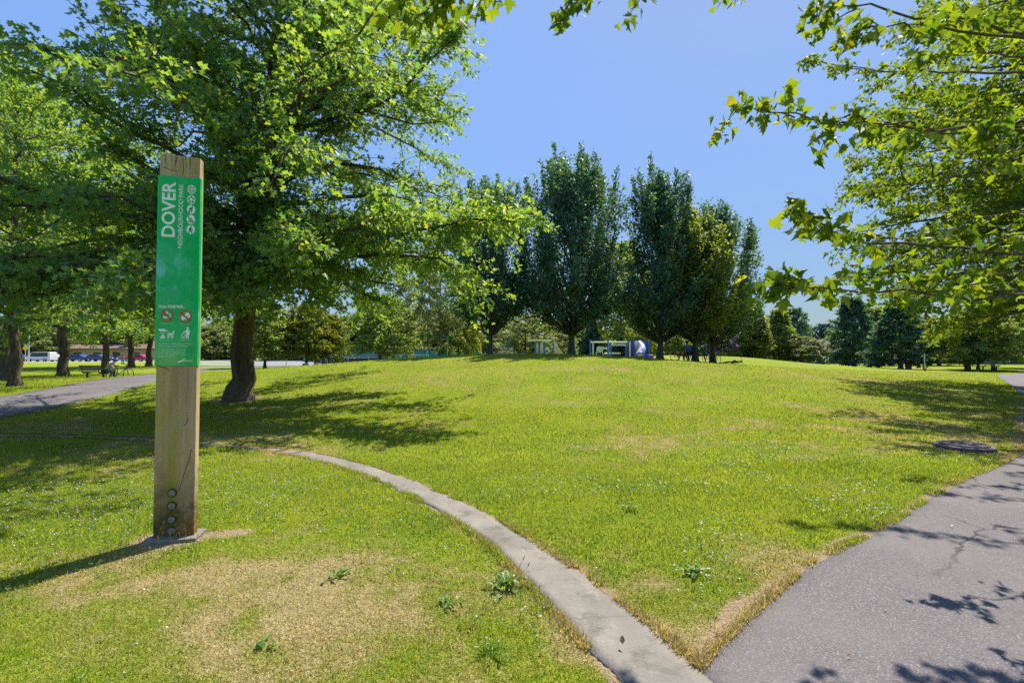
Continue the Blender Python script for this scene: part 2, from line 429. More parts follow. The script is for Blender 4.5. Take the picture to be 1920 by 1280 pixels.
wv = g.n('VectorMath'); wv.operation = 'ADD'; nz_ = g.n('TexNoise'); nz_.inputs['Scale'].default_value = 2.2; nz_.inputs['Detail'].default_value = 5; g.l(pos, nz_.inputs['Vector']); sc_ = g.n('VectorMath'); sc_.operation = 'SCALE'; sc_.inputs['Scale'].default_value = 0.5; g.l(nz_.outputs['Color'], sc_.inputs[0]); g.l(pos, wv.inputs[0]); g.l(sc_.outputs[0], wv.inputs[1]); g.l(wv.outputs[0], cr.inputs['Vector'])
crk = g.math('MULTIPLY', g.maprange(cr.outputs['Distance'], 0.002, 0.008, 1.0, 0.0), g.maprange(g.noise(pos, 0.5, 2), 0.42, 0.5))
st = g.mix(g.math('MULTIPLY', crk, 0.8), st, (0.035, 0.03, 0.03, 1))
spot = g.maprange(g.math('ADD', bl.outputs['Distance'], g.math('MULTIPLY', n2, 0.05)), 0.055, 0.10, 0.75, 0.0)
st = g.mix(spot, st, (0.42, 0.33, 0.27, 1))
p = g.n('BsdfPrincipled'); g.l(st, p.inputs['Base Color']); p.inputs['Roughness'].default_value = 0.85; p.inputs['Specular IOR Level'].default_value = 0.25
hh = g.math('ADD', v.outputs['Distance'], g.math('MULTIPLY', n3, 0.5))
g.l(g.bump(hh, 0.006, 0.6), p.inputs['Normal']); g.l(p.outputs[0], out.inputs[0])

m, nt, out = newmat('old_concrete'); g = G(nt); M_CONC = m
geo = g.n('NewGeometry'); pos = geo.outputs['Position']
n1 = g.noise(pos, 2.2, 5); n2 = g.noise(pos, 60, 4, 0.7); n3 = g.noise(pos, 9, 5, 0.7)
col = g.ramp(n1, [(0.3, (0.165, 0.148, 0.125, 1)), (0.55, (0.24, 0.215, 0.18, 1)), (0.8, (0.30, 0.265, 0.22, 1))])
col = g.mix(g.maprange(n2, 0.3, 0.7, 0, 0.6), col, (0.20, 0.19, 0.18, 1))
col = g.mix(g.maprange(n3, 0.56, 0.75, 0, 0.6), col, (0.37, 0.34, 0.29, 1))
col = g.mix(g.maprange(g.noise(pos, 5.5, 5, 0.7), 0.52, 0.66, 0, 0.65), col, (0.10, 0.095, 0.075, 1))
al = g.n('Attribute', attribute_name='along').outputs['Fac']
fr = g.math('FRACT', g.math('MULTIPLY', g.math('ADD', al, g.math('MULTIPLY', g.noise(pos, 9, 3), 0.05)), 0.66))
jn = g.math('MULTIPLY', g.maprange(g.math('ABSOLUTE', g.math('SUBTRACT', fr, 0.5)), 0.004, 0.009, 1.0, 0.0), g.maprange(al, 0.01, 0.02))
col = g.mix(g.math('MULTIPLY', jn, 0.22), col, (0.06, 0.05, 0.04, 1))
p = g.n('BsdfPrincipled'); g.l(col, p.inputs['Base Color']); p.inputs['Roughness'].default_value = 0.9; p.inputs['Specular IOR Level'].default_value = 0.2
g.l(g.bump(n2, 0.01, 0.8), p.inputs['Normal']); g.l(p.outputs[0], out.inputs[0])
M_COURT = paint('court_surface', (0.21, 0.215, 0.22), 0.9, var=0.1, scale=1.0)

# ------------------------------------------------------------------ ground: one sheet, rings finer near the middle
def build_ground():
    rr = np.concatenate([np.linspace(0.25, 8, 200), np.geomspace(8.05, 60, 190)[0:], np.geomspace(61, 2500, 60)])
    na = 560
    # finer towards +Y, where the near turf is
    u = np.linspace(0, 1, na, endpoint=False); ang = 2*PI*(u-0.16*np.sin(2*PI*u)*0.95)
    aa = ang  # 0 = +Y
    X = rr[:, None]*np.sin(aa)[None]; Y = rr[:, None]*np.cos(aa)[None]
    fade = 1-sstep(110, 160, rr)[:, None]
    Z = terr(X, Y)*fade + (fbm(X*1.7, Y*1.7, 6, 3)-0.5)*0.008*(1-sstep(20, 40, rr)[:, None])-0.003
    for poly in (POLY_S, POLY_A, POLY_L):   # keep the sheet under the paving
        Z = Z-0.010*inpoly(X, Y, poly)
    V = np.stack([X, Y, Z], -1).reshape(-1, 3)
    V = np.concatenate([V, [[0, 0, -0.006]]])
    n = len(rr)
    i, j = np.meshgrid(np.arange(n-1), np.arange(na), indexing='ij'); j2 = (j+1) % na
    q = np.stack([i*na+j, i*na+j2, (i+1)*na+j2, (i+1)*na+j], -1).reshape(-1, 4)
    c = len(V)-1; tri = np.stack([np.full(na, c), (np.arange(na)+1) % na, np.arange(na)], -1)
    L = np.concatenate([q.ravel(), tri.ravel()]); ls = np.concatenate([np.arange(len(q))*4, len(q)*4+np.arange(na)*3])
    x, y = V[:, 0], V[:, 1]
    o = np_mesh('ground', V, L, ls, M_GROUND, attrs={'dry': dryness(x, y), 'bare': bareness(x, y)}, smooth=True)
    bm = bmesh.new(); bm.from_mesh(o.data)
    if sum(1 if f.normal.z > 0 else -1 for f in list(bm.faces)[:200]) < 0: bmesh.ops.reverse_faces(bm, faces=bm.faces)
    bm.to_mesh(o.data); bm.free()
    o['kind'] = 'structure'; o['label'] = 'park lawn rising to a low grassy mound'
strip, POLY_S = ribbon('concrete_edging', STRIP_L, STRIP_R, 220, 6, 0.003, M_CONC, wob=0.10, thick=0.03)
asph, POLY_A = ribbon('asphalt_path', ASPH_L, ASPH_R, 420, 14, 0.001, M_ASPH, wob=0.06, thick=0.03, k=3)
lpath, POLY_L = ribbon('side_path', LPATH_N, LPATH_F, 90, 8, 0.02, M_ASPH, wob=0.1)
build_ground()

# ------------------------------------------------------------------ mown grass and clover
def keep_off(x, y, k=0.012):
    bad = np.zeros(x.shape, bool)
    for poly, edge in ((POLY_S, np.concatenate([_sL, _sR])), (POLY_A, _aL), (POLY_L, None)):
        bad |= inpoly(x, y, poly)
    return ~bad
def grass_patch(rng, y0, y1, dens, hgt, wid, xk=1.22):
    area = xk*(y1*y1-y0*y0); n = int(area*dens)
    y = np.sqrt(rng.rand(n)*(y1*y1-y0*y0)+y0*y0); x = (rng.rand(n)*2-1)*(xk*y+0.3)
    d = dryness(x, y); b = bareness(x, y)
    thick = fbm(x*1.6+9, y*1.6, 3, 4)
    ok = keep_off(x, y) & (rng.rand(n) > b*1.15) & (rng.rand(n) < 0.45+0.9*thick-0.25*d)
    ok &= ~((np.abs(x-POSTX) < 0.24) & (np.abs(y-POSTY) < 0.12)) & (np.hypot(x-OAKX, y-OAKY) > 0.5)
    x, y, d, thick = x[ok], y[ok], d[ok], thick[ok]; n = len(x)
    lush = np.clip(fbm(x*0.8, y*0.8, 7, 3)*1.5-0.2, 0.25, 1.2)
    h = hgt*(0.45+0.9*rng.rand(n)**1.5)*(0.65+0.55*lush)*(1-0.35*d)
    w = wid*(0.7+0.6*rng.rand(n))
    return x, y, d, h, w
rng = np.random.RandomState(11)
def edge_blades(pts, per_m, seed, hgt=0.05, wid=0.0042, ymax=9.0):
    rs = np.random.RandomState(seed); p = resample(pts, 400, 3); p = p[(p[:, 1] < ymax) & (p[:, 1] > 0.9)]
    d = np.linalg.norm(np.diff(p, axis=0), axis=1); n = int(d.sum()*per_m); k = rs.choice(len(d), n, p=d/d.sum()); t = rs.rand(n)[:, None]
    q = p[k]*(1-t)+p[k+1]*t; nn = nrm(np.stack([-(p[k+1]-p[k])[:, 1], (p[k+1]-p[k])[:, 0]], 1)); q = q+nn*rs.randn(n)[:, None]*0.032
    x, y = q[:, 0], q[:, 1]; gap = fbm(x*4.0, y*4.0, 4, 3)
    near = np.minimum(dline(x, y, _sL), np.minimum(dline(x, y, _sR), dline(x, y, _aL)))
    ok = (keep_off(x, y) | (near < 0.014)) & (gap > 0.40) & ~((np.abs(x-POSTX) < 0.24) & (np.abs(y-POSTY) < 0.12))
    x, y = x[ok], y[ok]; d = np.clip(dryness(x, y)+0.1, 0, 1); n = len(x)
    return x, y, d, hgt*(0.4+0.9*rs.rand(n)), wid*(0.7+0.6*rs.rand(n))
BX = [edge_blades(STRIP_L, 2600, 1), edge_blades(STRIP_R, 2600, 2), edge_blades(ASPH_L[3:], 2000, 3)]+[grass_patch(rng, 1.0, 3.2, 11500, 0.046, 0.0036), grass_patch(rng, 3.2, 6.5, 5200, 0.052, 0.0052),
      grass_patch(rng, 6.5, 12, 1700, 0.056, 0.0085), grass_patch(rng, 12, 22, 430, 0.058, 0.014), grass_patch(rng, 22, 36, 110, 0.06, 0.022)]
x, y, d, h, w = [np.concatenate([q[i] for q in BX]) for i in range(5)]
n = len(x); th = rng.rand(n)*2*PI; lean = 0.25+0.75*rng.rand(n)
A = np.stack([np.cos(th)*lean, np.sin(th)*lean, np.ones(n)], 1)
N = np.stack([-np.cos(th), -np.sin(th), lean], 1)
P = np.stack([x, y, terr(x, y)-0.008], 1)
blade_v = [(-0.5, 0, 0), (0.5, 0, 0), (0.38, 0.55, 0.04), (-0.38, 0.55, 0.04), (0, 1.0, -0.16)]
o = scatter_mesh('grass', blade_v, [(0, 1, 2, 3), (3, 2, 4)], P, A, N, h, M_BLADE, attrs={'dry': d}, W=w)
tag(o, 'mown green and straw coloured grass covering the lawn', 'grass', kind='stuff')
print('blades', n)

# clover: heads and leaves, thick at the left of the post
M_CLOV = leafmat('clover_head', (0.42, 0.36, 0.30), (0.75, 0.72, 0.62), 0.2, (1, 1, 1))
M_CLOVR = leafmat('clover_leaf', (0.05, 0.12, 0.02), (0.12, 0.22, 0.05), 0.4)
def clover(n, y0, y1, boost):
    y = np.sqrt(rng.rand(n)*(y1*y1-y0*y0)+y0*y0); x = (rng.rand(n)*2-1)*1.2*y
    pr = fbm(x*1.1+4, y*1.1, 1, 3); pr = sstep(0.5, 0.66, pr)*0.06+boost*blob(x, y, -4.3, 4.6, 2.1, 1.25)
    ok = keep_off(x, y) & (rng.rand(n) < pr*(1-bareness(x, y))*(1.05-dryness(x, y)))
    return x[ok], y[ok]
cx, cy = clover(14000, 1.4, 9, 1.0); cx2, cy2 = clover(2500, 9, 26, 0.0)
x = np.concatenate([cx, cx2]); y = np.concatenate([cy, cy2]); n = len(x)
zz = terr(x, y)+0.028+0.035*rng.rand(n)
oct_v = [(0, -.5, 0), (.5, 0, .12), (0, .5, 0), (-.5, 0, .12), (0, 0, .55), (0, 0, -.35)]
oct_f = [(0, 1, 4), (1, 2, 4), (2, 3, 4), (3, 0, 4), (1, 0, 5), (2, 1, 5), (3, 2, 5), (0, 3, 5)]
th = rng.rand(n)*2*PI
o = scatter_mesh('clover_flowers', oct_v, oct_f, np.stack([x, y, zz], 1), np.stack([np.cos(th), np.sin(th), 0.2*rng.randn(n)], 1), np.tile([0, 0, 1.0], (n, 1)), 0.009+0.009*rng.rand(n)+0.0003*y, M_CLOV)
tag(o, 'small white clover heads dotted through the lawn', 'clover', kind='stuff')
# three-part clover leaves lying among the blades
x = (rng.rand(70000)*2-1)*8; y = rng.rand(70000)*7+1.4
pr = 0.9*blob(x, y, -4.3, 4.4, 2.3, 1.3)+0.55*sstep(0.5, 0.62, fbm(x*1.3+4, y*1.3, 1, 3))
ok = keep_off(x, y) & (rng.rand(len(x)) < pr*(1-bareness(x, y))*(1.0-dryness(x, y))) & (np.abs(x) < 1.2*y); x, y = x[ok], y[ok]; n = len(x)
lv = []; lf = []
for k in range(3):
    a = 2*PI*k/3
    for (r, t) in ((0.05, 0), (0.75, -0.55), (1.0, -0.18), (0.92, 0), (1.0, 0.18), (0.75, 0.55)):
        lv.append((r*math.cos(a+t), r*math.sin(a+t), 0.12*r))
    lf.append(tuple(range(k*6, k*6+6)))
th = rng.rand(n)*2*PI
o = scatter_mesh('clover_leaves', lv, lf, np.stack([x, y, terr(x, y)+0.02+0.03*rng.rand(n)], 1), np.stack([np.cos(th), np.sin(th), 0.25*rng.randn(n)], 1), np.stack([0.25*rng.randn(n), 0.25*rng.randn(n), np.ones(n)], 1), 0.010+0.007*rng.rand(n), M_CLOVR)
tag(o, 'low clover leaves growing through the turf', 'clover', kind='stuff')

# a few dry leaves dropped on the path and the turf
n = 70; x = np.concatenate([rng.rand(40)*5+1.5, rng.rand(30)*9-4.5]); y = np.concatenate([rng.rand(40)*5.5+1.6, rng.rand(30)*6+1.8]); th = rng.rand(n)*2*PI
o = scatter_mesh('fallen_leaves', [(0, 0, 0), (.32, .3, .1), (.2, .7, .16), (0, 1, .05), (-.2, .7, .16), (-.32, .3, .1)], [(0, 1, 2, 3), (0, 3, 4, 5)], np.stack([x, y, terr(x, y)+0.014+0.02*(x < 1)], 1), np.stack([np.cos(th), np.sin(th), 0.25*rng.randn(n)], 1), np.stack([.3*rng.randn(n), .3*rng.randn(n), np.ones(n)], 1), 0.018+0.03*rng.rand(n)**2, leafmat('dry_leaf', (0.10, 0.06, 0.025), (0.32, 0.2, 0.09), 0.2, (1.2, 1, .7)))
tag(o, 'few small dry leaves dropped on the asphalt and turf', 'leaves', kind='stuff')
# broad weeds standing out of the turf, and taller seed stalks round the post
M_WEED = leafmat('weed_leaf', (0.07, 0.165, 0.018), (0.165, 0.27, 0.03), 0.45)
M_SEED = leafmat('seed_stalk', (0.22, 0.20, 0.08), (0.38, 0.33, 0.15), 0.3, (1.2, 1.1, 0.8))
def strap(n, L, w, rise, seed, x0, y0, spread):
    rs = np.random.RandomState(seed); mb = MB()
    for k in range(n):
        a = rs.rand()*2*PI; l = L*(0.5+0.6*rs.rand()); r = rise*(0.4+0.9*rs.rand()); ww = w*(0.6+0.7*rs.rand())
        bx, by = spread*rs.randn()*0.4, spread*rs.randn()*0.4
        ca, sa = math.cos(a), math.sin(a); vs = []
        for i in range(5):
            t = i/4; q = ww*math.sin(PI*min(0.97, t*0.9+0.06))
            px, pz = l*t, r*(t*1.6-1.15*t*t)*1.5
            for sgn in (-1, 0, 1):
                vs.append((bx+ca*px-sa*q*sgn, by+sa*px+ca*q*sgn, pz+0.005+abs(sgn)*q*0.35))
        fs = []
        for i in range(4):
            for s in range(2): fs.append((i*3+s, (i+1)*3+s, (i+1)*3+s+1, i*3+s+1))
        mb.add(vs, fs)
    return mb
for px, py, n, L, w, rise, lab in (
        (945, 1100, 46, 0.115, 0.009, 0.055, 'lush dandelion clump with long leaves beside the concrete strip'),
        (838, 1132, 14, 0.075, 0.010, 0.028, 'small flat weed rosette in the straw grass left of the lush clump'),
        (922, 1226, 34, 0.08, 0.0035, 0.055, 'dark green grassy tuft low in the straw coloured turf near the strip'),
        (1305, 1075, 30, 0.11, 0.009, 0.035, 'broad leaved weed patch in green turf near the dirt path edge'),
        (1180, 955, 14, 0.12, 0.008, 0.07, 'low weed in the green lawn above the strip'),
        (628, 1083, 10, 0.09, 0.014, 0.03, 'flat broad weed in the grass right of the post base'),
        (490, 1215, 7, 0.07, 0.016, 0.02, 'pale weed rosette in dry turf at the bottom left')):
    x, y = gp(px, py)
    e = empty('weed', on(x, y), 0, lab, 'weed')
    strap(n, L, w, rise, int(px), x, y, 0.07).build('leaves', M_WEED, e, fix=False)
    if px == 945:
        mb = MB()
        for k, (dx, h) in enumerate(((0.10, 0.17), (0.13, 0.13), (-0.07, 0.08))):
            mb.tube([(dx*0.5, 0, 0), (dx*0.8, 0.0, h*0.6), (dx+0.02, 0, h)], [0.0015, 0.0013, 0.001], 5)
            mb.tube([(dx+0.02, 0, h), (dx+0.03, 0, h+0.025)], [0.004, 0.002], 5)
        mb.build('seed_stalk', M_SEED, e)
rs = np.random.RandomState(4); mb = MB()
for k in range(46):
    a = rs.rand(); px = 200+170*a+rs.randn()*12; py = 1025-10*a+rs.rand()*45
    x, y = gp(px, py); h = 0.07+0.10*rs.rand(); lx, ly = rs.randn(2)*0.03
    mb.tube([(x, y, 0), (x+lx*.5, y+ly*.5, h*.6), (x+lx, y+ly, h)], [0.0016, 0.0013, 0.0009], 4)
    mb.tube([(x+lx, y+ly, h), (x+lx*1.2, y+ly*1.2, h+0.02)], [0.003, 0.0015], 4)
tag(mb.build('seed_grass', M_SEED, None), 'thin uncut seed stalks round the foot of the sign post', 'grass', kind='stuff')

# ------------------------------------------------------------------ light, sky, camera
SKY_K = 1.58
w = bpy.data.worlds.new('World'); scene.world = w; w.use_nodes = True
nt = w.node_tree; nt.nodes.clear(); g = G(nt)
sky = g.n('TexSky'); sky.sky_type = 'NISHITA'; sky.sun_disc = False; sky.sun_elevation = SUN_EL; sky.sun_rotation = SUN_AZ
sky.altitude = 0; sky.air_density = 1.0; sky.dust_density = 0.6; sky.ozone_density = 2.0
bg = g.n('Background'); bg.inputs[1].default_value = 0.15
lum = g.n('RGBToBW'); g.l(sky.outputs[0], lum.inputs[0])
# even out the sky's brightness the way the exposure-blended photograph does
k = g.math('DIVIDE', SKY_K, g.math('ADD', lum.outputs[0], 0.7))
skc = g.mix(1.0, sky.outputs[0], (0.82, 0.94, 1.10, 1), 'MULTIPLY')
vm = g.n('VectorMath'); vm.operation = 'SCALE'; g.l(skc, vm.inputs[0]); g.l(k, vm.inputs['Scale'])
wo = g.n('OutputWorld'); g.l(vm.outputs[0], bg.inputs[0]); g.l(bg.outputs[0], wo.inputs[0])
sl = bpy.data.lights.new('sun', 'SUN'); sl.energy = 3.4; sl.angle = R(0.55); sl.color = (1.0, 0.93, 0.80)
so = bpy.data.objects.new('sun', sl); COL.objects.link(so)
so.rotation_euler = Vector(tuple(-SUN_DIR)).to_track_quat('-Z', 'Y').to_euler(); so.location = (10, 15, 40)
cd = bpy.data.cameras.new('camera'); cd.sensor_width = 36; cd.lens = F/1920*36; cd.clip_start = 0.05; cd.clip_end = 4000
co = bpy.data.objects.new('camera', cd); COL.objects.link(co); co.location = (0, 0, EYE); co.rotation_euler = (PI/2+PITCH, 0, 0)
scene.camera = co
scene.view_settings.view_transform = 'Standard'; scene.view_settings.look = 'None'; scene.view_settings.gamma = 1.0
scene.view_settings.exposure = 1.38
scene.cycles.max_bounces = 12; scene.cycles.diffuse_bounces = 9; scene.cycles.glossy_bounces = 2; scene.cycles.transmission_bounces = 6; scene.cycles.transparent_max_bounces = 8
scene.cycles.sample_clamp_indirect = 6
scene.cycles.use_denoising = False
# ------------------------------------------------------------------ trees
M_BARK = barkmat('oak_bark', (0.045, 0.034, 0.026), (0.17, 0.125, 0.09))
M_BARKG = barkmat('grey_bark', (0.05, 0.05, 0.05), (0.17, 0.16, 0.145))
M_TWIG = barkmat('twig_bark', (0.09, 0.065, 0.045), (0.25, 0.19, 0.13), 30)
L_OAK = leafmat('oak_leaf', (0.082, 0.200, 0.115), (0.195, 0.300, 0.075), 0.56, (2.2, 1.8, 0.4), 0.35, 0.45)
L_OAK2 = leafmat('oak_leaf_far', (0.078, 0.188, 0.100), (0.195, 0.295, 0.062), 0.55, (2.2, 1.8, 0.4), 0.35, 0.45)
L_MAPLE = leafmat('maple_leaf', (0.070, 0.148, 0.026), (0.205, 0.272, 0.036), 0.52, (1.9, 1.7, 0.4), 0.16, 0.55)
L_DARK = leafmat('dark_maple_leaf', (0.040, 0.110, 0.128), (0.115, 0.215, 0.140), 0.38, (2.0, 1.8, 0.5), 0.3, 0.45)
L_MID = leafmat('mid_leaf', (0.080, 0.165, 0.060), (0.190, 0.275, 0.070), 0.47, (2.0, 1.7, 0.4), 0.3, 0.45)
L_PALE = leafmat('pale_leaf', (0.13, 0.19, 0.09), (0.27, 0.32, 0.15), 0.4, (1.6, 1.4, 0.6), 0.3, 0.45)
L_TEAL = leafmat('conifer_leaf', (0.016, 0.075, 0.080), (0.045, 0.130, 0.120), 0.2, (1.6, 1.6, 0.9))
L_PLUM = leafmat('plum_leaf', (0.045, 0.030, 0.085), (0.12, 0.085, 0.20), 0.25, (1.6, 1.3, 1.6))
L_SAGE = leafmat('sage_leaf', (0.125, 0.205, 0.090), (0.255, 0.330, 0.115), 0.54, (1.8, 1.6, 0.5), 0.3, 0.45)
L_OLIVE = leafmat('olive_leaf', (0.105, 0.175, 0.075), (0.250, 0.300, 0.085), 0.52, (1.9, 1.7, 0.4), 0.3, 0.45)
L_LIME = leafmat('lime_leaf', (0.09, 0.14, 0.018), (0.20, 0.24, 0.035), 0.45, (2.2, 1.8, 0.4))

OAK_V = [(0, 0, 0), (0.32, 0.28, 0.07), (0.10, 0.42, 0.02), (0.38, 0.66, 0.05), (0.10, 0.74, 0), (0, 1.0, -0.06), (-0.10, 0.74, 0), (-0.38, 0.66, 0.05), (-0.10, 0.42, 0.02), (-0.32, 0.28, 0.07)]
OAK_F = [(0, 1, 2, 3, 4, 5), (0, 5, 6, 7, 8, 9)]
HEX_V = [(0, 0, 0), (0.30, 0.30, 0.08), (0.24, 0.70, 0.04), (0, 1.0, -0.08), (-0.24, 0.70, 0.04), (-0.30, 0.30, 0.08)]
HEX_F = [(0, 1, 2, 3), (0, 3, 4, 5)]
_mh = [(0.0, 0.06), (0.20, -0.04), (0.19, 0.07), (0.44, 0.08), (0.38, 0.19), (0.58, 0.42), (0.41, 0.42), (0.27, 0.40), (0.25, 0.60), (0.13, 0.68), (0.0, 1.0)]
MAP_V = [(x, y, 0.16*x-0.22*y*y) for x, y in _mh]+[(-x, y, 0.16*x-0.22*y*y) for x, y in _mh[1:-1]]
_k = len(_mh)
MAP_V = [MAP_V]+[[(x*wx, y, cz*abs(x)+q*y*y+tw*x*y) for x, y, _ in MAP_V] for wx, cz, q, tw in ((0.82, 0.45, -0.42, 0.25), (1.08, -0.12, -0.12, -0.2), (0.62, 0.75, -0.3, 0.1), (0.95, 0.25, 0.18, 0.45))]
MAP_F = [tuple(range(_k)), (_k-1,)+tuple(range(_k+len(_mh)-3, _k-1, -1))+(0,)]

def bez(P0, C, P1, t):
    t = np.asarray(t)[:, None]; return (1-t)**2*P0+2*t*(1-t)*C+t*t*P1
def dbez(P0, C, P1, t):
    t = np.asarray(t)[:, None]; return 2*(1-t)*(C-P0)+2*t*(P1-C)

class Tree:
    def __init__(s, seed): s.r = np.random.RandomState(seed); s.w = MB(); s.P = []; s.A = []; s.N = []; s.S = []
    def trunk(s, pts, rad, n=12, flare=True):
        pts = np.array(pts, float); k = 14
        d = np.concatenate([[0], np.cumsum(np.linalg.norm(np.diff(pts, axis=0), axis=1))]); t = np.linspace(0, d[-1], k)
        t = np.concatenate([[0, 0.12, 0.3, 0.6], t[t > 0.8]]) if flare else t
        p = np.stack([np.interp(t, d, pts[:, i]) for i in range(3)], 1); r = np.interp(t, d, rad)
        p[3:, :2] += s.r.randn(len(t)-3, 2)*np.minimum(0.06, r[3:, None]*0.2)
        if flare: r = r*(1+0.55*np.exp(-t/0.28))
        p[0, 2] -= 0.15
        s.w.tube(p, r, n); s.tp = p; s.tr = r; return s
    def tpoint(s, z):
        q = [np.interp(z, s.tp[:, 2], s.tp[:, i]) for i in range(2)]
        return np.array([q[0], q[1], z]), float(np.interp(z, s.tp[:, 2], s.tr))
    def branch(s, P0, C, P1, r0, r1=0.012, n=6, seg=7, jit=0.02):
        t = np.linspace(0, 1, seg); p = bez(P0, C, P1, t); p[1:-1] += s.r.randn(seg-2, 3)*jit*np.linalg.norm(P1-P0)
        s.w.tube(p, r0+(r1-r0)*t**0.7, n, caps=False)
    def leaves(s, pos, ax, nrmv, size): s.P.append(pos); s.A.append(ax); s.N.append(nrmv); s.S.append(size)
    def spray(s, P0, C, P1, m, jit, size, t0=0.3, droop=0.25, taper=0.5, flat=0.6, power=1.0):
        """leaves set round the outer part of a shoot"""
        t = t0+(1-t0)*s.r.rand(m)**power
        p = bez(P0, C, P1, t); d = nrm(dbez(P0, C, P1, t))
        j = s.r.randn(m, 3)*jit*(1-taper*t)[:, None]; j[:, 2] *= flat
        a = d*0.6+nrm(s.r.randn(m, 3))*0.9; a[:, 2] -= droop
        nn = s.r.randn(m, 3)*0.55; nn[:, 2] += 0.9
        s.leaves(p+j, a, nn, size*(0.65+0.6*s.r.rand(m)))
    def build(s, name, loc, label, wood, leaf, tv=HEX_V, tf=HEX_F, group=None, rz=0, cat='tree'):
        e = empty(name, loc, rz, label, cat, group)
        s.w.build('trunk', wood, e, smooth=True, fix=False)
        P = np.concatenate(s.P); A = np.concatenate(s.A); N = np.concatenate(s.N); S = np.concatenate(s.S)
        s.count = len(P)
        scatter_mesh('crown', tv, tf, P, A, N, S, leaf, e)
        return e

def broad_tree(seed, H, reach, z_first, n_br, n_tw, n_lf, size, r0, lean=(0, 0), tw_len=1.6, jit=0.13, droop=1.0, top_r=0.05, mod=None, wood_tw=True, fork=0.0, steer=None):
    """spreading crown: limbs off a leader, side shoots off the limbs, leaves along the shoots"""
    T = Tree(seed); r = T.r
    T.trunk([(0, 0, 0), (lean[0]*0.25, lean[1]*0.25, H*0.25), (lean[0]*0.7, lean[1]*0.7, H*0.6), (lean[0], lean[1], H*0.97)], [r0, r0*0.72, r0*0.36, top_r])
    for i in range(n_br):
        u = (i+0.5*r.rand())/n_br
        az = i*2.399+r.randn()*0.35
        zt = z_first+(H-z_first)*u**0.9
        L = reach(zt)*(0.72+0.36*r.rand())
        if mod: L *= mod(az, zt)
        rise = (-0.13*droop+0.75*u)*L
        z0 = max(z_first*0.85, zt-max(0.1, rise)*0.75); z0 = min(z0, H*0.9)
        P0, rt = T.tpoint(z0)
        tip = P0.copy(); tip[0] = P0[0]+L*math.sin(az); tip[1] = P0[1]+L*math.cos(az); tip[2] = z0+rise
        if steer is not None: tip = steer(tip)
        C = P0*0.5+tip*0.5; C[2] += L*(0.16*droop+0.02)
        rb = min(rt*0.55, 0.022*L+0.015)
        T.branch(P0, C, tip, rb)
        m = max(4, int(n_tw*(0.35+0.65*L/6.0)))
        ts = 0.08+0.92*r.rand(m)**0.8
        bp = bez(P0, C, tip, ts); bd = nrm(dbez(P0, C, tip, ts))
        for k in range(m):
            sgn = 1 if r.rand() < 0.5 else -1
            side = np.array([bd[k][1], -bd[k][0], 0])*sgn
            dd = bd[k]*(0.5+0.6*r.rand())+side*(0.3+0.9*r.rand()); dd[2] += 0.52*r.randn()+0.10*u-0.05; dd = dd/np.linalg.norm(dd)
            l = tw_len*(0.45+0.75*r.rand())*(1.1-0.45*ts[k])*min(1, 0.5+L/6)
            q = bp[k]+dd*l; q[2] -= 0.06*l*droop
            cc = (bp[k]+q)/2; cc[2] += 0.10*l
            if wood_tw and l > 0.5*tw_len: T.branch(bp[k], cc, q, 0.010+0.006*l, 0.005, 4, 4)
            T.spray(bp[k], cc, q, int(n_lf*(0.5+0.5*l/tw_len)), jit, size, 0.1)
        T.spray(P0, C, tip, n_lf, jit, size, 0.8)
    return T

# the big oak on the lawn
def oak_reach(z): return float(np.interp(z, [2.5, 4.5, 6.5, 9.5, 12.5, 15, 17.2], [7.2, 8.2, 7.8, 6.9, 5.9, 4.2, 0.8]))
def oak_mod(az, z):
    a = (az+PI) % (2*PI)-PI         # 0 = away from the path, +90 = towards the mound
    f = 1.0
    if z > 6 and a < -0.1: f *= float(np.interp(z, [6, 8.5], [0.82, 0.46]))
    if z > 6 and a > 0: f *= float(np.interp(a, [0.6, 1.2, 2.0, 3.1], [1.0, 0.86, 0.68, 0.66]))
    return f
oak = broad_tree(3, 17.2, oak_reach, 3.5, 96, 22, 48, 0.142, 0.29, lean=(1.3, 0.1), tw_len=1.9, jit=0.16, mod=oak_mod)
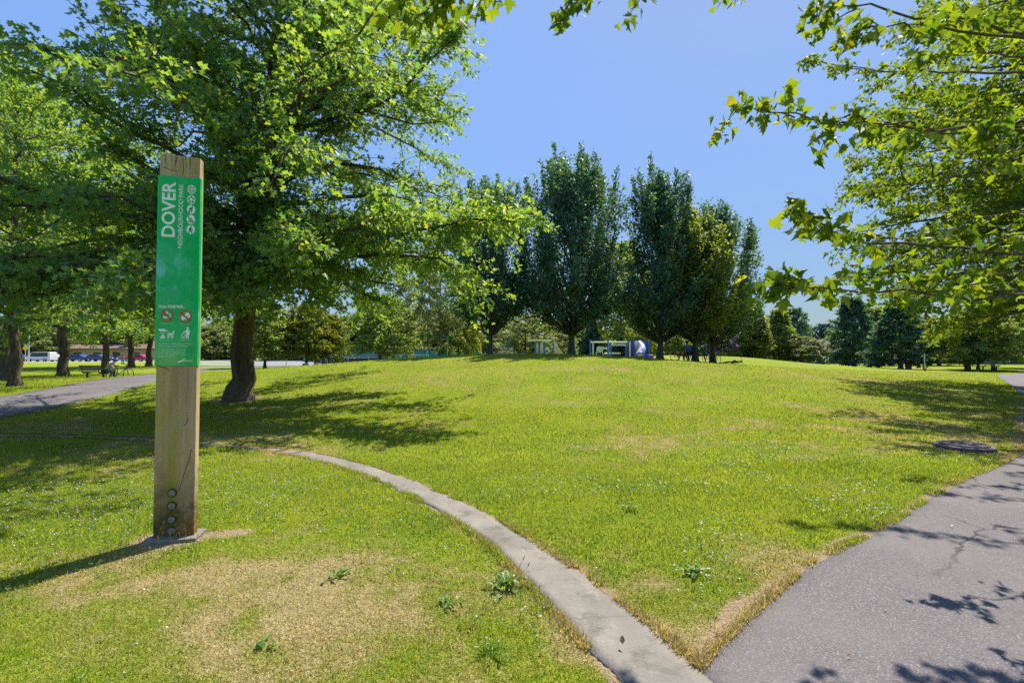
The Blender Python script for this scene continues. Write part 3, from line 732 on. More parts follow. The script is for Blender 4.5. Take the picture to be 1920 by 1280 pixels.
# a second stout leader forking to the right, and the long limb low on the mound side
for (z0, tip, cdz) in ((3.9, (1.1, -2.8, 2.4), 0.6), (3.9, (1.7, -1.6, 2.6), 0.6), (3.9, (0.4, -1.4, 2.7), 0.5), (4.0, (2.3, -3.8, 2.4), 0.7), (4.6, (-1.0, -3.2, 5.6), 0.8), (5.2, (1.4, -3.4, 6.4), 0.8), (5.4, (-2.6, -3.3, 7.2), 1.0), (4.6, (2.9, -2.9, 5.4), 0.8), (6.4, (0.6, -3.4, 8.0), 0.8), (7.0, (-1.6, -3.0, 9.2), 0.8), (4.4, (-4.0, -2.6, 5.0), 0.9), (6.8, (2.8, -2.4, 8.2), 0.8), (4.3, (5.2, 2.8, 4.2), 0.9), (3.9, (-1.2, -2.2, 2.5), 0.7), (4.0, (-2.2, 1.5, 2.6), 0.7), (4.0, (2.2, 1.2, 2.7), 0.7), (4.1, (-3.6, 0.6, 2.8), 0.9), (4.0, (2.6, -1.2, 2.7), 0.8), (4.2, (4.4, -0.6, 3.1), 0.9), (4.2, (3.6, 2.2, 2.8), 0.9), (3.6, (-4.5, -6.6, 2.3), 1.2), (3.8, (-1.6, -6.9, 2.0), 1.3), (4.0, (1.6, -6.2, 2.2), 1.2), (3.7, (3.8, -4.6, 3.2), 1.0), (4.2, (-6.6, -4.4, 2.6), 1.0), (4.4, (0.0, -5.0, 4.0), 1.2), (4.4, (-3.4, -4.6, 4.2), 1.2), (3.9, (-2.8, -3.6, 2.5), 1.0), (3.9, (3.0, -2.8, 2.9), 0.9), (4.1, (0.4, -3.6, 2.5), 0.8), (4.3, (7.6, -3.0, 4.1), 0.9), (4.6, (5.8, -2.0, 4.4), 0.9), (4.2, (3.3, -0.6, 12.5), 1.5), (5.0, (2.6, 1.0, 14.0), 2.0), (4.4, (-2.4, -0.8, 12.0), 1.6), (4.0, (8.0, -2.2, 4.5), 0.3), (5.4, (5.9, -0.4, 9.8), 0.5), (3.8, (5.2, -3.2, 4.2), 0.5), (6.5, (5.2, -0.4, 11.4), 1.0)):
    P0, rt = oak.tpoint(z0); tip = np.array(tip, float); C = (P0+tip)/2; C[2] += cdz*0.3; C[:2] = P0[:2]*0.55+tip[:2]*0.45
    oak.branch(P0, C, tip, 0.155 if tip[2] > 11.5 else 0.10, 0.02, 8, 9)
    L = np.linalg.norm(tip-P0); m = int(L*7); ts = 0.12+0.88*oak.r.rand(m); bp = bez(P0, C, tip, ts); bd = nrm(dbez(P0, C, tip, ts))
    for k in range(m):
        dd = nrm(bd[k]*0.8+oak.r.randn(3)*0.6); l = 1.5*(0.4+0.7*oak.r.rand())*(1.15-0.6*ts[k]); q = bp[k]+dd*l
        oak.branch(bp[k], (bp[k]+q)/2, q, 0.012, 0.005, 4, 4); oak.spray(bp[k], (bp[k]+q)/2+np.array([0, 0, .08]), q, 42, 0.18, 0.142, 0.0)
oak.build('oak_tree', on(OAKX, OAKY), 'large spreading oak on the lawn just right of the sign post', M_BARK, L_OAK, OAK_V, OAK_F)
print('oak leaves', oak.count)

# the row of oaks by the side path
def r2(z): return float(np.interp(z, [2.8, 5, 9, 13, 16, 18.5], [6.5, 8.2, 8.0, 6.2, 4.0, 0.8]))
row = broad_tree(8, 18.0, r2, 3.3, 66, 14, 36, 0.20, 0.28, lean=(0.5, 0), tw_len=2.1, jit=0.2, wood_tw=False)
p0 = row.build('oak_tree', on(*gp(10, 712)), 'tall oak with a thick leaning trunk at the left edge, nearest of its row', M_BARK, L_OAK2, HEX_V, HEX_F, 'oaks in a row along the side path')
for (px, py, sc, rz, lab) in ((118, 705, 0.98, 2.1, 'oak between the bench and the thick leaning trunk, second of its row'),
                              (197, 691, 1.05, 4.0, 'oak whose trunk rises just behind the person on the bench'),
                              (246, 688.5, 1.08, 1.1, 'oak with its trunk in front of the red car, next to last of its row'),
                              (279, 686.5, 1.1, 5.2, 'oak whose trunk shows just left of the green sign, last of its row')):
    c = copy_tree(p0); x, y = gp(px, py); c.location = on(x, y); c.rotation_euler.z = rz; c.scale = (sc, sc, sc); c['label'] = lab
c = copy_tree(p0); c.location = on(-20.0, 19.5); c.rotation_euler.z = 3.0; c.scale = (0.68,)*3
c['label'] = 'low oak whose boughs hang in at the left edge, its trunk out of sight'

c = copy_tree(p0); c.location = on(-5.0, -15.0); c.rotation_euler.z = 0.7; c.scale = (0.8,)*3; c['label'] = 'unseen oak added behind the viewer for the glossy sign to reflect'  # out of view, added only to give the glossy panel something to mirror

# the five upright maples on the mound
def upright(seed, H, W, z_first, n_br, n_lf, size, r0, spike=1.0, flat_low=0.5, stems=1, jit=0.30):
    T = Tree(seed); r = T.r
    T.trunk([(0, 0, 0), (0.05, 0, H*0.15), (0.1, 0.05, H*0.5), (0.0, 0, H*0.86)], [r0, r0*0.8, r0*0.4, 0.03])
    if stems > 1:
        T2 = [(0.55, -0.1, -0.1), (0.75, -0.1, H*0.12), (1.3, 0, H*0.3), (1.7, 0.1, H*0.6)]
        T.w.tube(T2, [r0*1.0, r0*0.75, r0*0.5, 0.05], 10)
    for i in range(n_br):
        u = (i+r.rand())/n_br
        az = i*2.399+r.randn()*0.3
        # radius of the crown by height: widest at a third, drawn in above
        zt = z_first+(H-z_first)*(u**0.85)
        prof = np.interp(zt/H, [z_first/H, 0.25, 0.42, 0.62, 0.8, 0.93, 1.0], [0.30, 0.66, 0.98, 1.0, 0.82, 0.46, 0.12])
        if seed == 42: prof *= float(np.interp(zt/H, [0.5, 0.75, 1.0], [1.25, 0.62, 0.5]))
        lob = float(vnoise(np.array(az*1.1+seed*7.3), np.array(zt*0.55+seed), 2))
        L = W*prof*(0.38+0.50*r.rand()**0.8+0.42*lob)
        z0 = max(z_first*0.6, min(H*0.55, zt-(1.0+0.9*L)*(0.8+1.6*u)))
        P0, rt = T.tpoint(z0)
        tip = np.array([P0[0]+L*math.sin(az), P0[1]+L*math.cos(az), zt+spike*(0.2+0.5*r.rand())*(u > 0.45)])
        C = P0*0.35+tip*0.65; C[2] = P0[2]*0.55+tip[2]*0.45; C[:2] = P0[:2]*0.25+tip[:2]*0.75
        T.branch(P0, C, tip, min(rt*0.5, 0.02+0.012*np.linalg.norm(tip-P0)), 0.01, 5, 6)
        T.spray(P0, C, tip, n_lf if u > 0.2 else n_lf//2, jit, size, 0.35 if u > 0.2 else 0.62, 0.2, 0.62, 1.2, 0.9)
        for k in range(7):
            t = (0.35 if u > .2 else .6)+(0.55 if u > .2 else .35)*r.rand(); b = bez(P0, C, tip, [t])[0]; d = nrm(dbez(P0, C, tip, [t])[0])
            dd = nrm(d*0.8+r.randn(3)*0.42+np.array([0, 0, 0.45*u])); l = (0.5+0.8*r.rand())*(W/3.2)
            T.spray(b, b+dd*l*0.5, b+dd*l, int(n_lf*0.30), jit*0.62, size, 0.0, 0.2, 0.45, 1.0)
    for i in range(30):
        az = r.rand()*2*PI; q = r.rand()**0.5; zz = H*(0.70+0.22*(1-q)); rad = W*0.74*q
        b = np.array([rad*math.sin(az), rad*math.cos(az), zz]); l = (1.2+1.5*r.rand())*spike*H/11
        tip = b+np.array([0.12*l*math.sin(az), 0.12*l*math.cos(az), l])
        T.branch(b, (b+tip)/2, tip, 0.02, 0.006, 4, 4); T.spray(b, (b+tip)/2, tip, int(75*l), 0.17, size*0.9, 0.0, -0.1, 0.6, 1.3)
    return T
MAPLES = [
    (918, 662, 30.0, 10.5, 2.9, 1, 'upright dark maple on the mound whose top is half hidden by the oak bough'),
    (1071, 662.5, 29.5, 11.8, 3.8, 1, 'tallest and broadest dark maple standing at the top of the mound'),
    (1237, 677, 30.0, 11.3, 2.7, 1, 'slender pointed maple beside the tube slide with bare pale limbs low down'),
    (1303, 679, 30.2, 9.4, 2.7, 1, 'smaller yellowish maple whose trunk stands close behind the picnic table'),
    (1336, 679.5, 31.8, 10.5, 3.5, 1, 'dark upright maple right of the picnic table, rightmost on the mound'),
]
for k, (px, py, d, h, wd, st, lab) in enumerate(MAPLES):
    x = (px-960)/F*d
    T = upright(40+k, h, wd, 1.9 if k != 2 else 1.7, 110 if k == 1 else 84, 105 if k == 1 else 92, 0.185, 0.19, stems=st, spike=1.0 if k in (0, 1, 2) else .6)
    T.build('maple_tree', on(x, d), lab, M_BARKG, L_DARK if k != 3 else L_OLIVE, HEX_V, HEX_F, 'upright maples on the mound')

# smaller trees round the park, three sorts each grown once, then copied
def round_proto(seed, H, W, zf, leaf, size, name, label, loc, group, n=60, tw=12, lf=34, wood=M_BARKG, droop=0.5):
    T = broad_tree(seed, H, lambda z: W*float(np.interp(z/H, [zf/H, 0.35, 0.55, 0.8, 1.0], [0.75, 1.0, 0.95, 0.65, 0.15])), zf, n, tw, lf, size, 0.035*H*0.55, tw_len=W*0.42, jit=W*0.055, droop=droop, wood_tw=False)
    return T.build(name, loc, label, wood, leaf, HEX_V, HEX_F, group)
def conic_proto(seed, H, W, zf, leaf, size, name, label, loc, group, n=90, tw=9, lf=34):
    T = broad_tree(seed, H, lambda z: W*float(np.interp(z/H, [zf/H, 0.18, 0.4, 0.7, 1.0], [0.85, 1.0, 0.85, 0.5, 0.06])), zf, n, tw, lf, size, 0.018*H, tw_len=W*0.5, jit=W*0.07, droop=0.35, wood_tw=False)
    return T.build(name, loc, label, M_BARKG, leaf, HEX_V, HEX_F, group)
def setleaf(o, mat):
    for c in o.children:
        if c.name.startswith('crown'):
            c.material_slots[0].link = 'OBJECT'; c.material_slots[0].material = mat

rp = round_proto(21, 8.0, 3.6, 1.3, L_SAGE, 0.26, 'park_tree', 'wide low tree with a forking trunk standing before the tennis court fence', on(*gp(713, 672)), None)
rq = round_proto(22, 8.0, 3.0, 1.0, L_PALE, 0.24, 'park_tree', 'tall pale green tree with an open airy crown at the left shoulder of the mound', atpx(825, 46), None, n=46, tw=10, lf=26, droop=0.2)
cq = conic_proto(23, 8.0, 2.5, 0.5, L_MID, 0.25, 'park_tree', 'leafy cone shaped tree left of the gap in the skyline, nearest the purple tree', atpx(1380, 62), None)
def put(proto, px, d, Htop, lab, leaf=None, wx=1.0, rz=None, group=None, z=None):
    """copy proto at that bearing and depth, as tall as reaches pixel row Htop"""
    x = (px-960)/F*d; zg = float(terr(x, d)) if d < 100 else 0.0
    H = wp(px, Htop, d)[2]-zg; s = H/8.3
    c = copy_tree(proto); c.location = (x, d, zg); c.scale = (s*wx, s*wx, s); c.rotation_euler.z = rz if rz is not None else px*0.7
    c['label'] = lab
    if group: c['group'] = group
    if leaf: setleaf(c, leaf)
    return c
def fit(proto, px, d, Htop, wx):
    x = (px-960)/F*d; zg = float(terr(x, d)); H = wp(px, Htop, d)[2]-zg; s = H/8.3
    proto.location = (x, d, zg); proto.scale = (s*wx, s*wx, s)
fit(rp, 713, 45, 548, 1.1); fit(rq, 825, 46, 470, 0.78); fit(cq, 1384, 60, 562, 1.15); setleaf(cq, L_OLIVE)
put(rp, 497, 48, 560, 'small tree with a dark stout trunk beside the tennis court, nearest the oak trunk', wx=1.1)
put(rp, 575, 50, 566, 'small tree in the middle of three by the row of rocks', L_LIME, wx=1.0)
put(rp, 617, 52, 585, 'small bright tree at the right end of the row of rocks', L_LIME, 1.0)
put(rp, 738, 60, 560, 'slight tree behind the court fence next to the wide forked tree', wx=0.9)
put(rq, 768, 70, 470, 'tall airy tree behind the wide forked tree', wx=0.75)
put(rp, 860, 50, 560, 'small tree beside the green windscreen at the edge of the mound', L_LIME, 0.9)
put(rq, 985, 62, 585, 'pale bushy willow behind the climbing frame', wx=1.9)
put(rq, 930, 72, 590, 'pale bush behind the bleachers', wx=1.6)
put(rq, 1048, 66, 600, 'pale small tree behind the little slide', wx=1.3)
put(rp, 1164, 50, 445, 'lighter green tree behind the ring ladder between the two tallest maples', L_SAGE, wx=0.66)
put(cq, 1110, 47, 598, 'dark teal cone shaped conifer left of the ring ladder', L_TEAL, 1.05)
put(cq, 1163, 49, 628, 'smaller dark teal conifer behind the hanging rings', L_TEAL, 1.3)
put(rp, 1205, 60, 590, 'leafy tree behind the tube slide tower', L_LIME, 1.0)
put(rp, 1262, 64, 600, 'bushy tree behind the slender maple', wx=1.2)
put(rp, 1300, 70, 590, 'dark bushy tree behind the picnic table', L_DARK, 1.2)
put(rp, 1352, 50, 610, 'purple leaved plum tree behind the rightmost dark maple', L_PLUM, 1.2)
put(cq, 1413, 60, 558, 'tall leafy cone shaped tree second from the purple tree', L_LIME, wx=1.1)
put(cq, 1460, 62, 574, 'leafy cone shaped tree between the pale bushes and its taller neighbour', L_SAGE, wx=1.15)
put(rp, 1438, 70, 594, 'bushy tree between two cone shaped trees', L_LIME, wx=1.0)
put(rp, 1490, 85, 574, 'blue green far tree rising above the pale bushes', L_DARK, 0.7)
put(rq, 1501, 60, 628, 'pale bush at the lowest point of the skyline', wx=2.2)
put(rq, 1543, 58, 634, 'pale bush at the left foot of the tall dark tree', wx=2.2)
put(rp, 1548, 105, 604, 'distant dark pine under the skyline gap', L_TEAL, 1.1)
put(cq, 1600, 52, 548, 'tall dark tree at the right end of the skyline gap', L_DARK, 1.15)
put(cq, 1640, 62, 570, 'leafy tree showing between the two tall dark trees', wx=1.1)
put(cq, 1688, 45, 556, 'broad dark tree standing on the far right lawn left of the thin pole', L_DARK, 1.45)
put(rp, 1760, 62, 590, 'bright leafy tree behind the thin pole on the right lawn', L_LIME, 1.5)
put(rp, 1816, 42, 575, 'leafy tree with a dark trunk beside the person in orange', wx=1.2)
put(rp, 1833, 46, 575, 'leafy tree between the person in orange and the far bench', L_LIME, 1.1)
put(rp, 1861, 42, 570, 'leafy tree right behind the far bench on the right', wx=1.2)
put(rp, 1930, 50, 560, 'leafy tree at the right edge behind the pale path', L_LIME, 1.3)
put(rp, 2010, 46, 540, 'leafy tree just beyond the right edge', wx=1.3)

fb = round_proto(25, 8.0, 4.2, 0.3, L_MID, 0.42, 'far_tree', 'far tree in the belt of trees that closes the view behind the park', (0, 170, 0), 'far trees behind the park', n=56, tw=12, lf=26)
# far trees that close the view behind the streets
far = [(-60, 120, 600, L_MID), (30, 118, 596, L_PALE), (78, 122, 604, L_PALE), (150, 135, 590, L_MID), (215, 140, 592, L_MID), (262, 132, 598, L_PALE), (330, 138, 596, L_MID), (395, 120, 612, L_PALE), (430, 128, 598, L_PALE),
       (520, 110, 600, L_MID), (565, 120, 596, L_MID), (610, 112, 604, L_TEAL), (655, 118, 592, L_MID), (690, 120, 600, L_PALE), (750, 115, 590, L_MID), (800, 112, 590, L_MID), (850, 118, 596, L_LIME), (895, 110, 600, L_MID),
       (960, 115, 604, L_MID), (1020, 112, 596, L_LIME), (1085, 110, 600, L_MID), (1185, 105, 598, L_MID), (1240, 110, 602, L_LIME), (1335, 105, 606, L_MID), (1430, 110, 616, L_MID), (1520, 120, 636, L_MID), (1580, 100, 620, L_MID),
       (1665, 90, 600, L_MID), (1725, 95, 606, L_DARK), (1790, 88, 604, L_MID), (1850, 85, 600, L_MID), (1905, 90, 606, L_DARK), (1965, 80, 590, L_MID), (2060, 85, 580, L_MID), (-160, 120, 590, L_MID)]
for k, (px, d, top, lf) in enumerate(far):
    c = put(fb, px, d, top, 'far tree in the belt of trees that closes the view behind the park', lf, 1.5, group='far trees behind the park')

# the maple at the right whose boughs hang into the view: dense tree on the right lawn, and boughs overhead
def m2(z): return float(np.interp(z, [1.6, 3.5, 6, 9, 12, 15], [4.8, 6.2, 7.8, 7.4, 5.8, 1.0]))
mt = broad_tree(31, 15.0, m2, 2.9, 96, 25, 42, 0.145, 0.30, lean=(0.2, 0), tw_len=1.8, jit=0.17, droop=0.8)
mt.build('maple_tree', on(19.2, 15.9), 'dense bright maple on the far side of the asphalt path behind the hanging boughs', M_BARKG, L_MAPLE, MAP_V, MAP_F)
print('maple', mt.count)

def m3(z): return float(np.interp(z, [1.7, 3.5, 6, 9, 11.5], [4.6, 5.7, 5.8, 4.8, 0.8]))
m3t = broad_tree(33, 12.0, m3, 2.6, 70, 19, 42, 0.115, 0.22, tw_len=1.5, jit=0.16, droop=0.8)
m3t.build('maple_tree', on(13.7, 9.6), 'middle maple standing by the asphalt path between the near boughs and the dense maple', M_BARKG, L_MAPLE, MAP_V, MAP_F)
nt_ = Tree(77); r = nt_.r
nt_.trunk([(0, 0, 0), (0.05, 0.05, 1.6), (-0.1, 0.1, 3.6), (-0.3, 0.0, 7.0), (-0.4, 0, 10)], [0.24, 0.19, 0.15, 0.10, 0.03])
TX, TY = 8.3, 4.3
def bough(tip, z0, mid=None, r0=0.035, twigs=9, tl=0.6, start=0.35, lf=5, size=0.11, first=None):
    lf = lf+1
    """a thin bough from the trunk to a tip given in world metres, with hanging leaves in sprays"""
    P0, rt = nt_.tpoint(z0) if first is None else (np.array(first, float), 0)
    tip = np.array([tip[0]-TX, tip[1]-TY, tip[2]])
    C = P0*0.45+tip*0.55; C[2] = max(P0[2], tip[2])*0.5+0.5*(P0[2]+tip[2])/2+0.25
    if mid is not None: C = np.array([mid[0]-TX, mid[1]-TY, mid[2]])
    nt_.branch(P0, C, tip, r0, 0.003, 7, 20, 0.0035)
    def put_leaves(p, d, m):
        for q in range(m):
            pp = p+r.randn(3)*0.045; a = d*0.5+r.randn(3)*0.75; a[2] -= 0.75
            nn = r.randn(3)*0.6; nn[2] += 0.55
            nt_.leaves(pp[None], a[None], nn[None], np.array([size*(0.55+0.6*r.rand())]))
    for k in range(twigs):
        t = start+(1-start)*(k+r.rand())/twigs
        b = bez(P0, C, tip, [t])[0]; d = nrm(dbez(P0, C, tip, [t])[0])
        dd = nrm(d*0.9+r.randn(3)*np.array([.55, .55, .35])); l = tl*(0.3+0.8*r.rand())*(1.1-0.6*t)
        q = b+dd*l; q[2] -= 0.1*l; cc = (b+q)/2; cc[2] += 0.05
        nt_.w.tube(bez(b, cc, q, np.linspace(0, 1, 5)), [0.006, 0.005, 0.004, 0.003, 0.002], 5, caps=False)
        for t2 in np.linspace(0.3, 1, max(3, int(l*8))):
            put_leaves(bez(b, cc, q, [t2])[0], dd, max(1, lf-2))
        put_leaves(q, dd, lf)
    put_leaves(tip, nrm(tip-C), lf+3)
    for t2 in np.linspace(max(start, 0.5), 1, 7): put_leaves(bez(P0, C, tip, [t2])[0], nrm(tip-C), 2)
def tipw(px, py, y): return wp(px, py, y)
# low bough and the ones above it, as they hang into the picture from the right
bough(tipw(1392, 190, 3.7), 3.8, mid=tipw(1600, 300, 3.8), r0=0.028, twigs=10, start=0.5, size=0.092, tl=0.5)
bough(tipw(1510, 112, 7.2), 4.2, mid=tipw(1660, 160, 7.0), r0=0.03, twigs=13, start=0.4, size=0.088)
bough(tipw(1500, 405, 2.8), 2.4, mid=tipw(1680, 505, 2.9), r0=0.03, twigs=11, start=0.45, size=0.086, tl=0.42)
bough(tipw(1462, 535, 2.8), 2.0, mid=tipw(1600, 562, 2.9), r0=0.022, twigs=8, start=0.5, size=0.086, tl=0.36)
bough(tipw(1700, 540, 3.9), 2.2, mid=tipw(1800, 560, 3.9), r0=0.02, twigs=4, start=0.5, size=0.088, tl=0.4)
bough(tipw(1530, 14, 3.4), 3.7, mid=tipw(1650, 0, 3.5), r0=0.026, twigs=6, start=0.5, size=0.088, tl=0.4)
bough(tipw(1600, 60, 3.2), 3.6, mid=tipw(1760, 0, 3.3), r0=0.026, twigs=6, start=0.5, size=0.088, tl=0.4)
bough(tipw(1548, 225, 3.05), 3.2, mid=tipw(1700, 245, 3.1), r0=0.018, twigs=3, start=0.6, size=0.086, tl=0.35, lf=4)
bough(tipw(1690, 210, 7.8), 3.6, mid=tipw(1800, 250, 7.6), r0=0.025, twigs=8, start=0.3, size=0.088)
bough(tipw(1660, 380, 7.6), 3.0, mid=tipw(1800, 430, 7.4), r0=0.025, twigs=8, start=0.3, size=0.088)
bough(tipw(1760, 100, 4.2), 3.8, mid=tipw(1860, 90, 4.2), r0=0.022, twigs=5, start=0.4, size=0.092, tl=0.45)
bough(tipw(1850, 250, 2.9), 2.8, mid=tipw(1930, 230, 2.9), r0=0.016, twigs=3, start=0.6, size=0.088, tl=0.3, lf=4)
bough(tipw(1850, 520, 3.2), 2.2, mid=tipw(1930, 480, 3.2), r0=0.016, twigs=2, start=0.7, lf=3, size=0.086, tl=0.25)
# ends of the long boughs overhead that just dip into the top of the picture
def dip(px, py, d, twigs, lf):
    t_ = tipw(px, py, d); m_ = (t_[0]+0.75, t_[1]-0.35, t_[2]+0.95)
    far_ = (t_[0]+2.4-TX, t_[1]-0.9-TY, t_[2]+1.15)
    bough(t_, 0, mid=m_, r0=0.012, twigs=twigs, start=0.9, tl=0.26, lf=lf, size=0.088, first=far_)
    P0, rt = nt_.tpoint(5.4); q = np.array(far_); nt_.branch(P0, (P0+q)/2+np.array([0, 0, 0.5]), q, 0.04, 0.012, 6, 14, 0.006)
for a_ in ((795, 30, 2.7, 3, 3), (755, 8, 2.8, 2, 3), (832, 6, 2.8, 1, 3), (893, 14, 3.3, 2, 3), (1055, 28, 3.6, 2, 3), (1092, 0, 3.7, 1, 2), (1178, 30, 3.9, 1, 3), (1360, -6, 3.6, 1, 2)): dip(*a_)
# the rest of the crown, behind and right of the viewer
for k in range(46):
    az = R(75)+r.rand()*R(165); L = 2.5+3.2*r.rand(); z0 = 2.6+4.5*r.rand()
    t_ = (TX+L*math.sin(az), TY+L*math.cos(az), z0+0.2+1.6*r.rand())
    if t_[0] < 4.0 and t_[1] > -2.5: continue
    bough(t_, z0, r0=0.04, twigs=12, start=0.3, tl=1.1, lf=5)
for k in range(16):
    az = r.rand()*2*PI; L = 0.8+2.4*r.rand(); z0 = 6+2*r.rand()
    bough((TX+L*math.sin(az), TY+L*math.cos(az), z0+1+1.5*r.rand()), z0, r0=0.03, twigs=12, start=0.2, tl=1.0, lf=5)
nt_.build('maple_tree', on(TX, TY), 'near maple whose large leaved boughs hang in from the right and top edges', M_TWIG, L_MAPLE, MAP_V, MAP_F)
print('near maple', nt_.count)
# ------------------------------------------------------------------ the sign post
def woodmat():
    m, nt, out = newmat('weathered_timber'); g = G(nt)
    p = g.n('BsdfPrincipled'); tc = g.n('TexCoord'); ob = tc.outputs['Object']
    mp = g.n('Mapping'); mp.inputs['Scale'].default_value = (1, 1, 0.07); g.l(ob, mp.inputs['Vector'])
    kn = g.n('TexVoronoi'); kn.inputs['Scale'].default_value = 3.0; kv = g.n('Mapping'); kv.inputs['Scale'].default_value = (1.6, 1, 0.55); g.l(ob, kv.inputs['Vector']); g.l(kv.outputs[0], kn.inputs['Vector'])
    gr = g.noise(mp.outputs[0], 15, 6, 0.62); fine = g.noise(mp.outputs[0], 120, 3, 0.6)
    col = g.ramp(gr, [(0.28, (0.32, 0.20, 0.10, 1)), (0.5, (0.53, 0.37, 0.19, 1)), (0.72, (0.64, 0.48, 0.29, 1))])
    col = g.mix(g.maprange(fine, 0.35, 0.7, 0, 0.35), col, (0.26, 0.18, 0.12, 1))
    col = g.mix(g.maprange(kn.outputs['Distance'], 0.05, 0.12, 0.75, 0.0), col, (0.16, 0.085, 0.04, 1)); col = g.mix(g.maprange(g.noise(ob, 2.6, 4), 0.42, 0.66, 0, 0.4), col, (0.40, 0.33, 0.27, 1))
    # yellow-green algae down one side, dark damp at the foot
    sx = g.n('SeparateXYZ'); g.l(ob, sx.inputs[0])
    st = g.noise(mp.outputs[0], 9, 4); bl = g.noise(ob, 7, 4)
    al = g.math('MULTIPLY', g.maprange(sx.outputs['X'], 0.045, -0.02), g.maprange(st, 0.36, 0.54))
    al = g.math('MULTIPLY', al, g.maprange(g.math('ADD', sx.outputs['Z'], g.math('MULTIPLY', bl, 0.5)), 1.75, 1.2))
    col = g.mix(g.math('MULTIPLY', al, 0.92), col, (0.37, 0.34, 0.004, 1))
    mould = g.math('MULTIPLY', g.maprange(g.math('ADD', sx.outputs['Z'], g.math('MULTIPLY', bl, 0.6)), 0.92, 0.42), g.maprange(g.noise(ob, 16, 5, 0.7), 0.22, 0.52))
    col = g.mix(g.math('MULTIPLY', mould, 0.92), col, (0.075, 0.06, 0.018, 1))
    rust = g.math('MULTIPLY', g.maprange(sx.outputs['Z'], 0.24, 0.05), g.maprange(sx.outputs['X'], -0.08, 0.1))
    col = g.mix(g.math('MULTIPLY', rust, 0.6), col, (0.28, 0.12, 0.025, 1))
    # drips below the cut top
    dr = g.math('MULTIPLY', g.maprange(sx.outputs['Z'], 2.84, 3.0), g.maprange(g.noise(mp.outputs[0], 60, 3), 0.5, 0.62))
    col = g.mix(g.math('MULTIPLY', dr, 0.8), col, (0.16, 0.14, 0.03, 1))
    g.l(col, p.inputs['Base Color']); p.inputs['Roughness'].default_value = 0.85; p.inputs['Specular IOR Level'].default_value = 0.2
    g.l(g.bump(g.math('ADD', gr, fine), 0.008, 0.7), p.inputs['Normal']); g.l(p.outputs[0], out.inputs[0]); return m
M_WOOD = woodmat()
M_CRACK = paint('timber_crack', (0.035, 0.025, 0.018), 0.95)
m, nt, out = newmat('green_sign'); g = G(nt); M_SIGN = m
tc = g.n('TexCoord'); p = g.n('BsdfPrincipled'); nz = g.noise(tc.outputs['Object'], 5, 4)
gc = g.mix(g.maprange(nz, 0.3, 0.7), (0.0, 0.43, 0.110, 1), (0.0, 0.50, 0.140, 1))
# reflections painted into the panel colour: blotches in the middle, paler patch lower left
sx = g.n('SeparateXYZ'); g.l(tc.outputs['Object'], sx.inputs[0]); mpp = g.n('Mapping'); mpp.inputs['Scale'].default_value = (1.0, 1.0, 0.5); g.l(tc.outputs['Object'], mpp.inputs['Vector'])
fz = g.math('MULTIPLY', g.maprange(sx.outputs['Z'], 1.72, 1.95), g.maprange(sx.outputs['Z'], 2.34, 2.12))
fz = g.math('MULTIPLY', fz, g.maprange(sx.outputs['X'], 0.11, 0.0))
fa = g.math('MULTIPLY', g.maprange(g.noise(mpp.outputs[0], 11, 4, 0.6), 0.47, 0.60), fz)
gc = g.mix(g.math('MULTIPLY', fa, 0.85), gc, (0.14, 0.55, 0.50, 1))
fb = g.math('MULTIPLY', g.math('MULTIPLY', g.maprange(sx.outputs['Z'], 1.56, 1.42), g.maprange(sx.outputs['X'], 0.02, -0.01)), g.maprange(g.noise(mpp.outputs[0], 5, 4), 0.35, 0.6))
gc = g.mix(g.math('MULTIPLY', fb, 0.35), gc, (0.20, 0.52, 0.26, 1))
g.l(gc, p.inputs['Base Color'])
g.l(g.maprange(g.noise(tc.outputs['Object'], 12, 5), 0.3, 0.7, 0.05, 0.12), p.inputs['Roughness']); p.inputs['Specular IOR Level'].default_value = 0.5; p.inputs['Coat Weight'].default_value = 0.5; p.inputs['Coat Roughness'].default_value = 0.04; p.inputs['Coat IOR'].default_value = 1.6
g.l(g.bump(g.noise(tc.outputs['Object'], 3.2, 2), 0.012, 0.5), p.inputs['Normal']); g.l(p.outputs[0], out.inputs[0])
M_WHITE = paint('white_vinyl', (0.88, 0.88, 0.86), 0.35, var=0.03)
M_RED = paint('red_vinyl', (0.60, 0.045, 0.03), 0.35, var=0.05)
M_GRN2 = paint('green_vinyl', (0.0, 0.30, 0.09), 0.35, var=0.05)
M_STEEL = paint('galvanised_bolt', (0.20, 0.195, 0.185), 0.6, 0.2, var=0.15, scale=40)
M_DARKST = paint('dark_washer', (0.05, 0.045, 0.04), 0.6, 0.5)

K = EYE/(1008-664.0)*1.0          # metres per photograph pixel at the post, about
SCL = 1/ (907.0/POSTY)            # same, from its depth
RZ = R(13)
post = empty('sign_post', (POSTX, POSTY, 0), RZ, 'thick weathered timber post carrying a tall green park name sign', 'sign')
PW, PT, PANW = 0.285, 0.075, 0.300
HT = wp(340, 296, POSTY)[2]
mb = MB()
poly = [(-PW/2, 0.022), (PW/2, 0.022), (PW/2, HT-0.008), (-PW/2, HT+0.012)]
bm = bmesh.new()
mb.prism(poly, 'y', -PT/2, PT/2)
for v in mb.v: bm.verts.new(v)
bm.verts.ensure_lookup_table()
for f in mb.f: bm.faces.new([bm.verts[i] for i in f])
bmesh.ops.recalc_face_normals(bm, faces=bm.faces)
bmesh.ops.bevel(bm, geom=list(bm.edges), offset=0.005, segments=2, affect='EDGES', profile=0.5)
me = bpy.data.meshes.new('timber'); bm.to_mesh(me); bm.free(); timber = link('timber', me, M_WOOD, post)
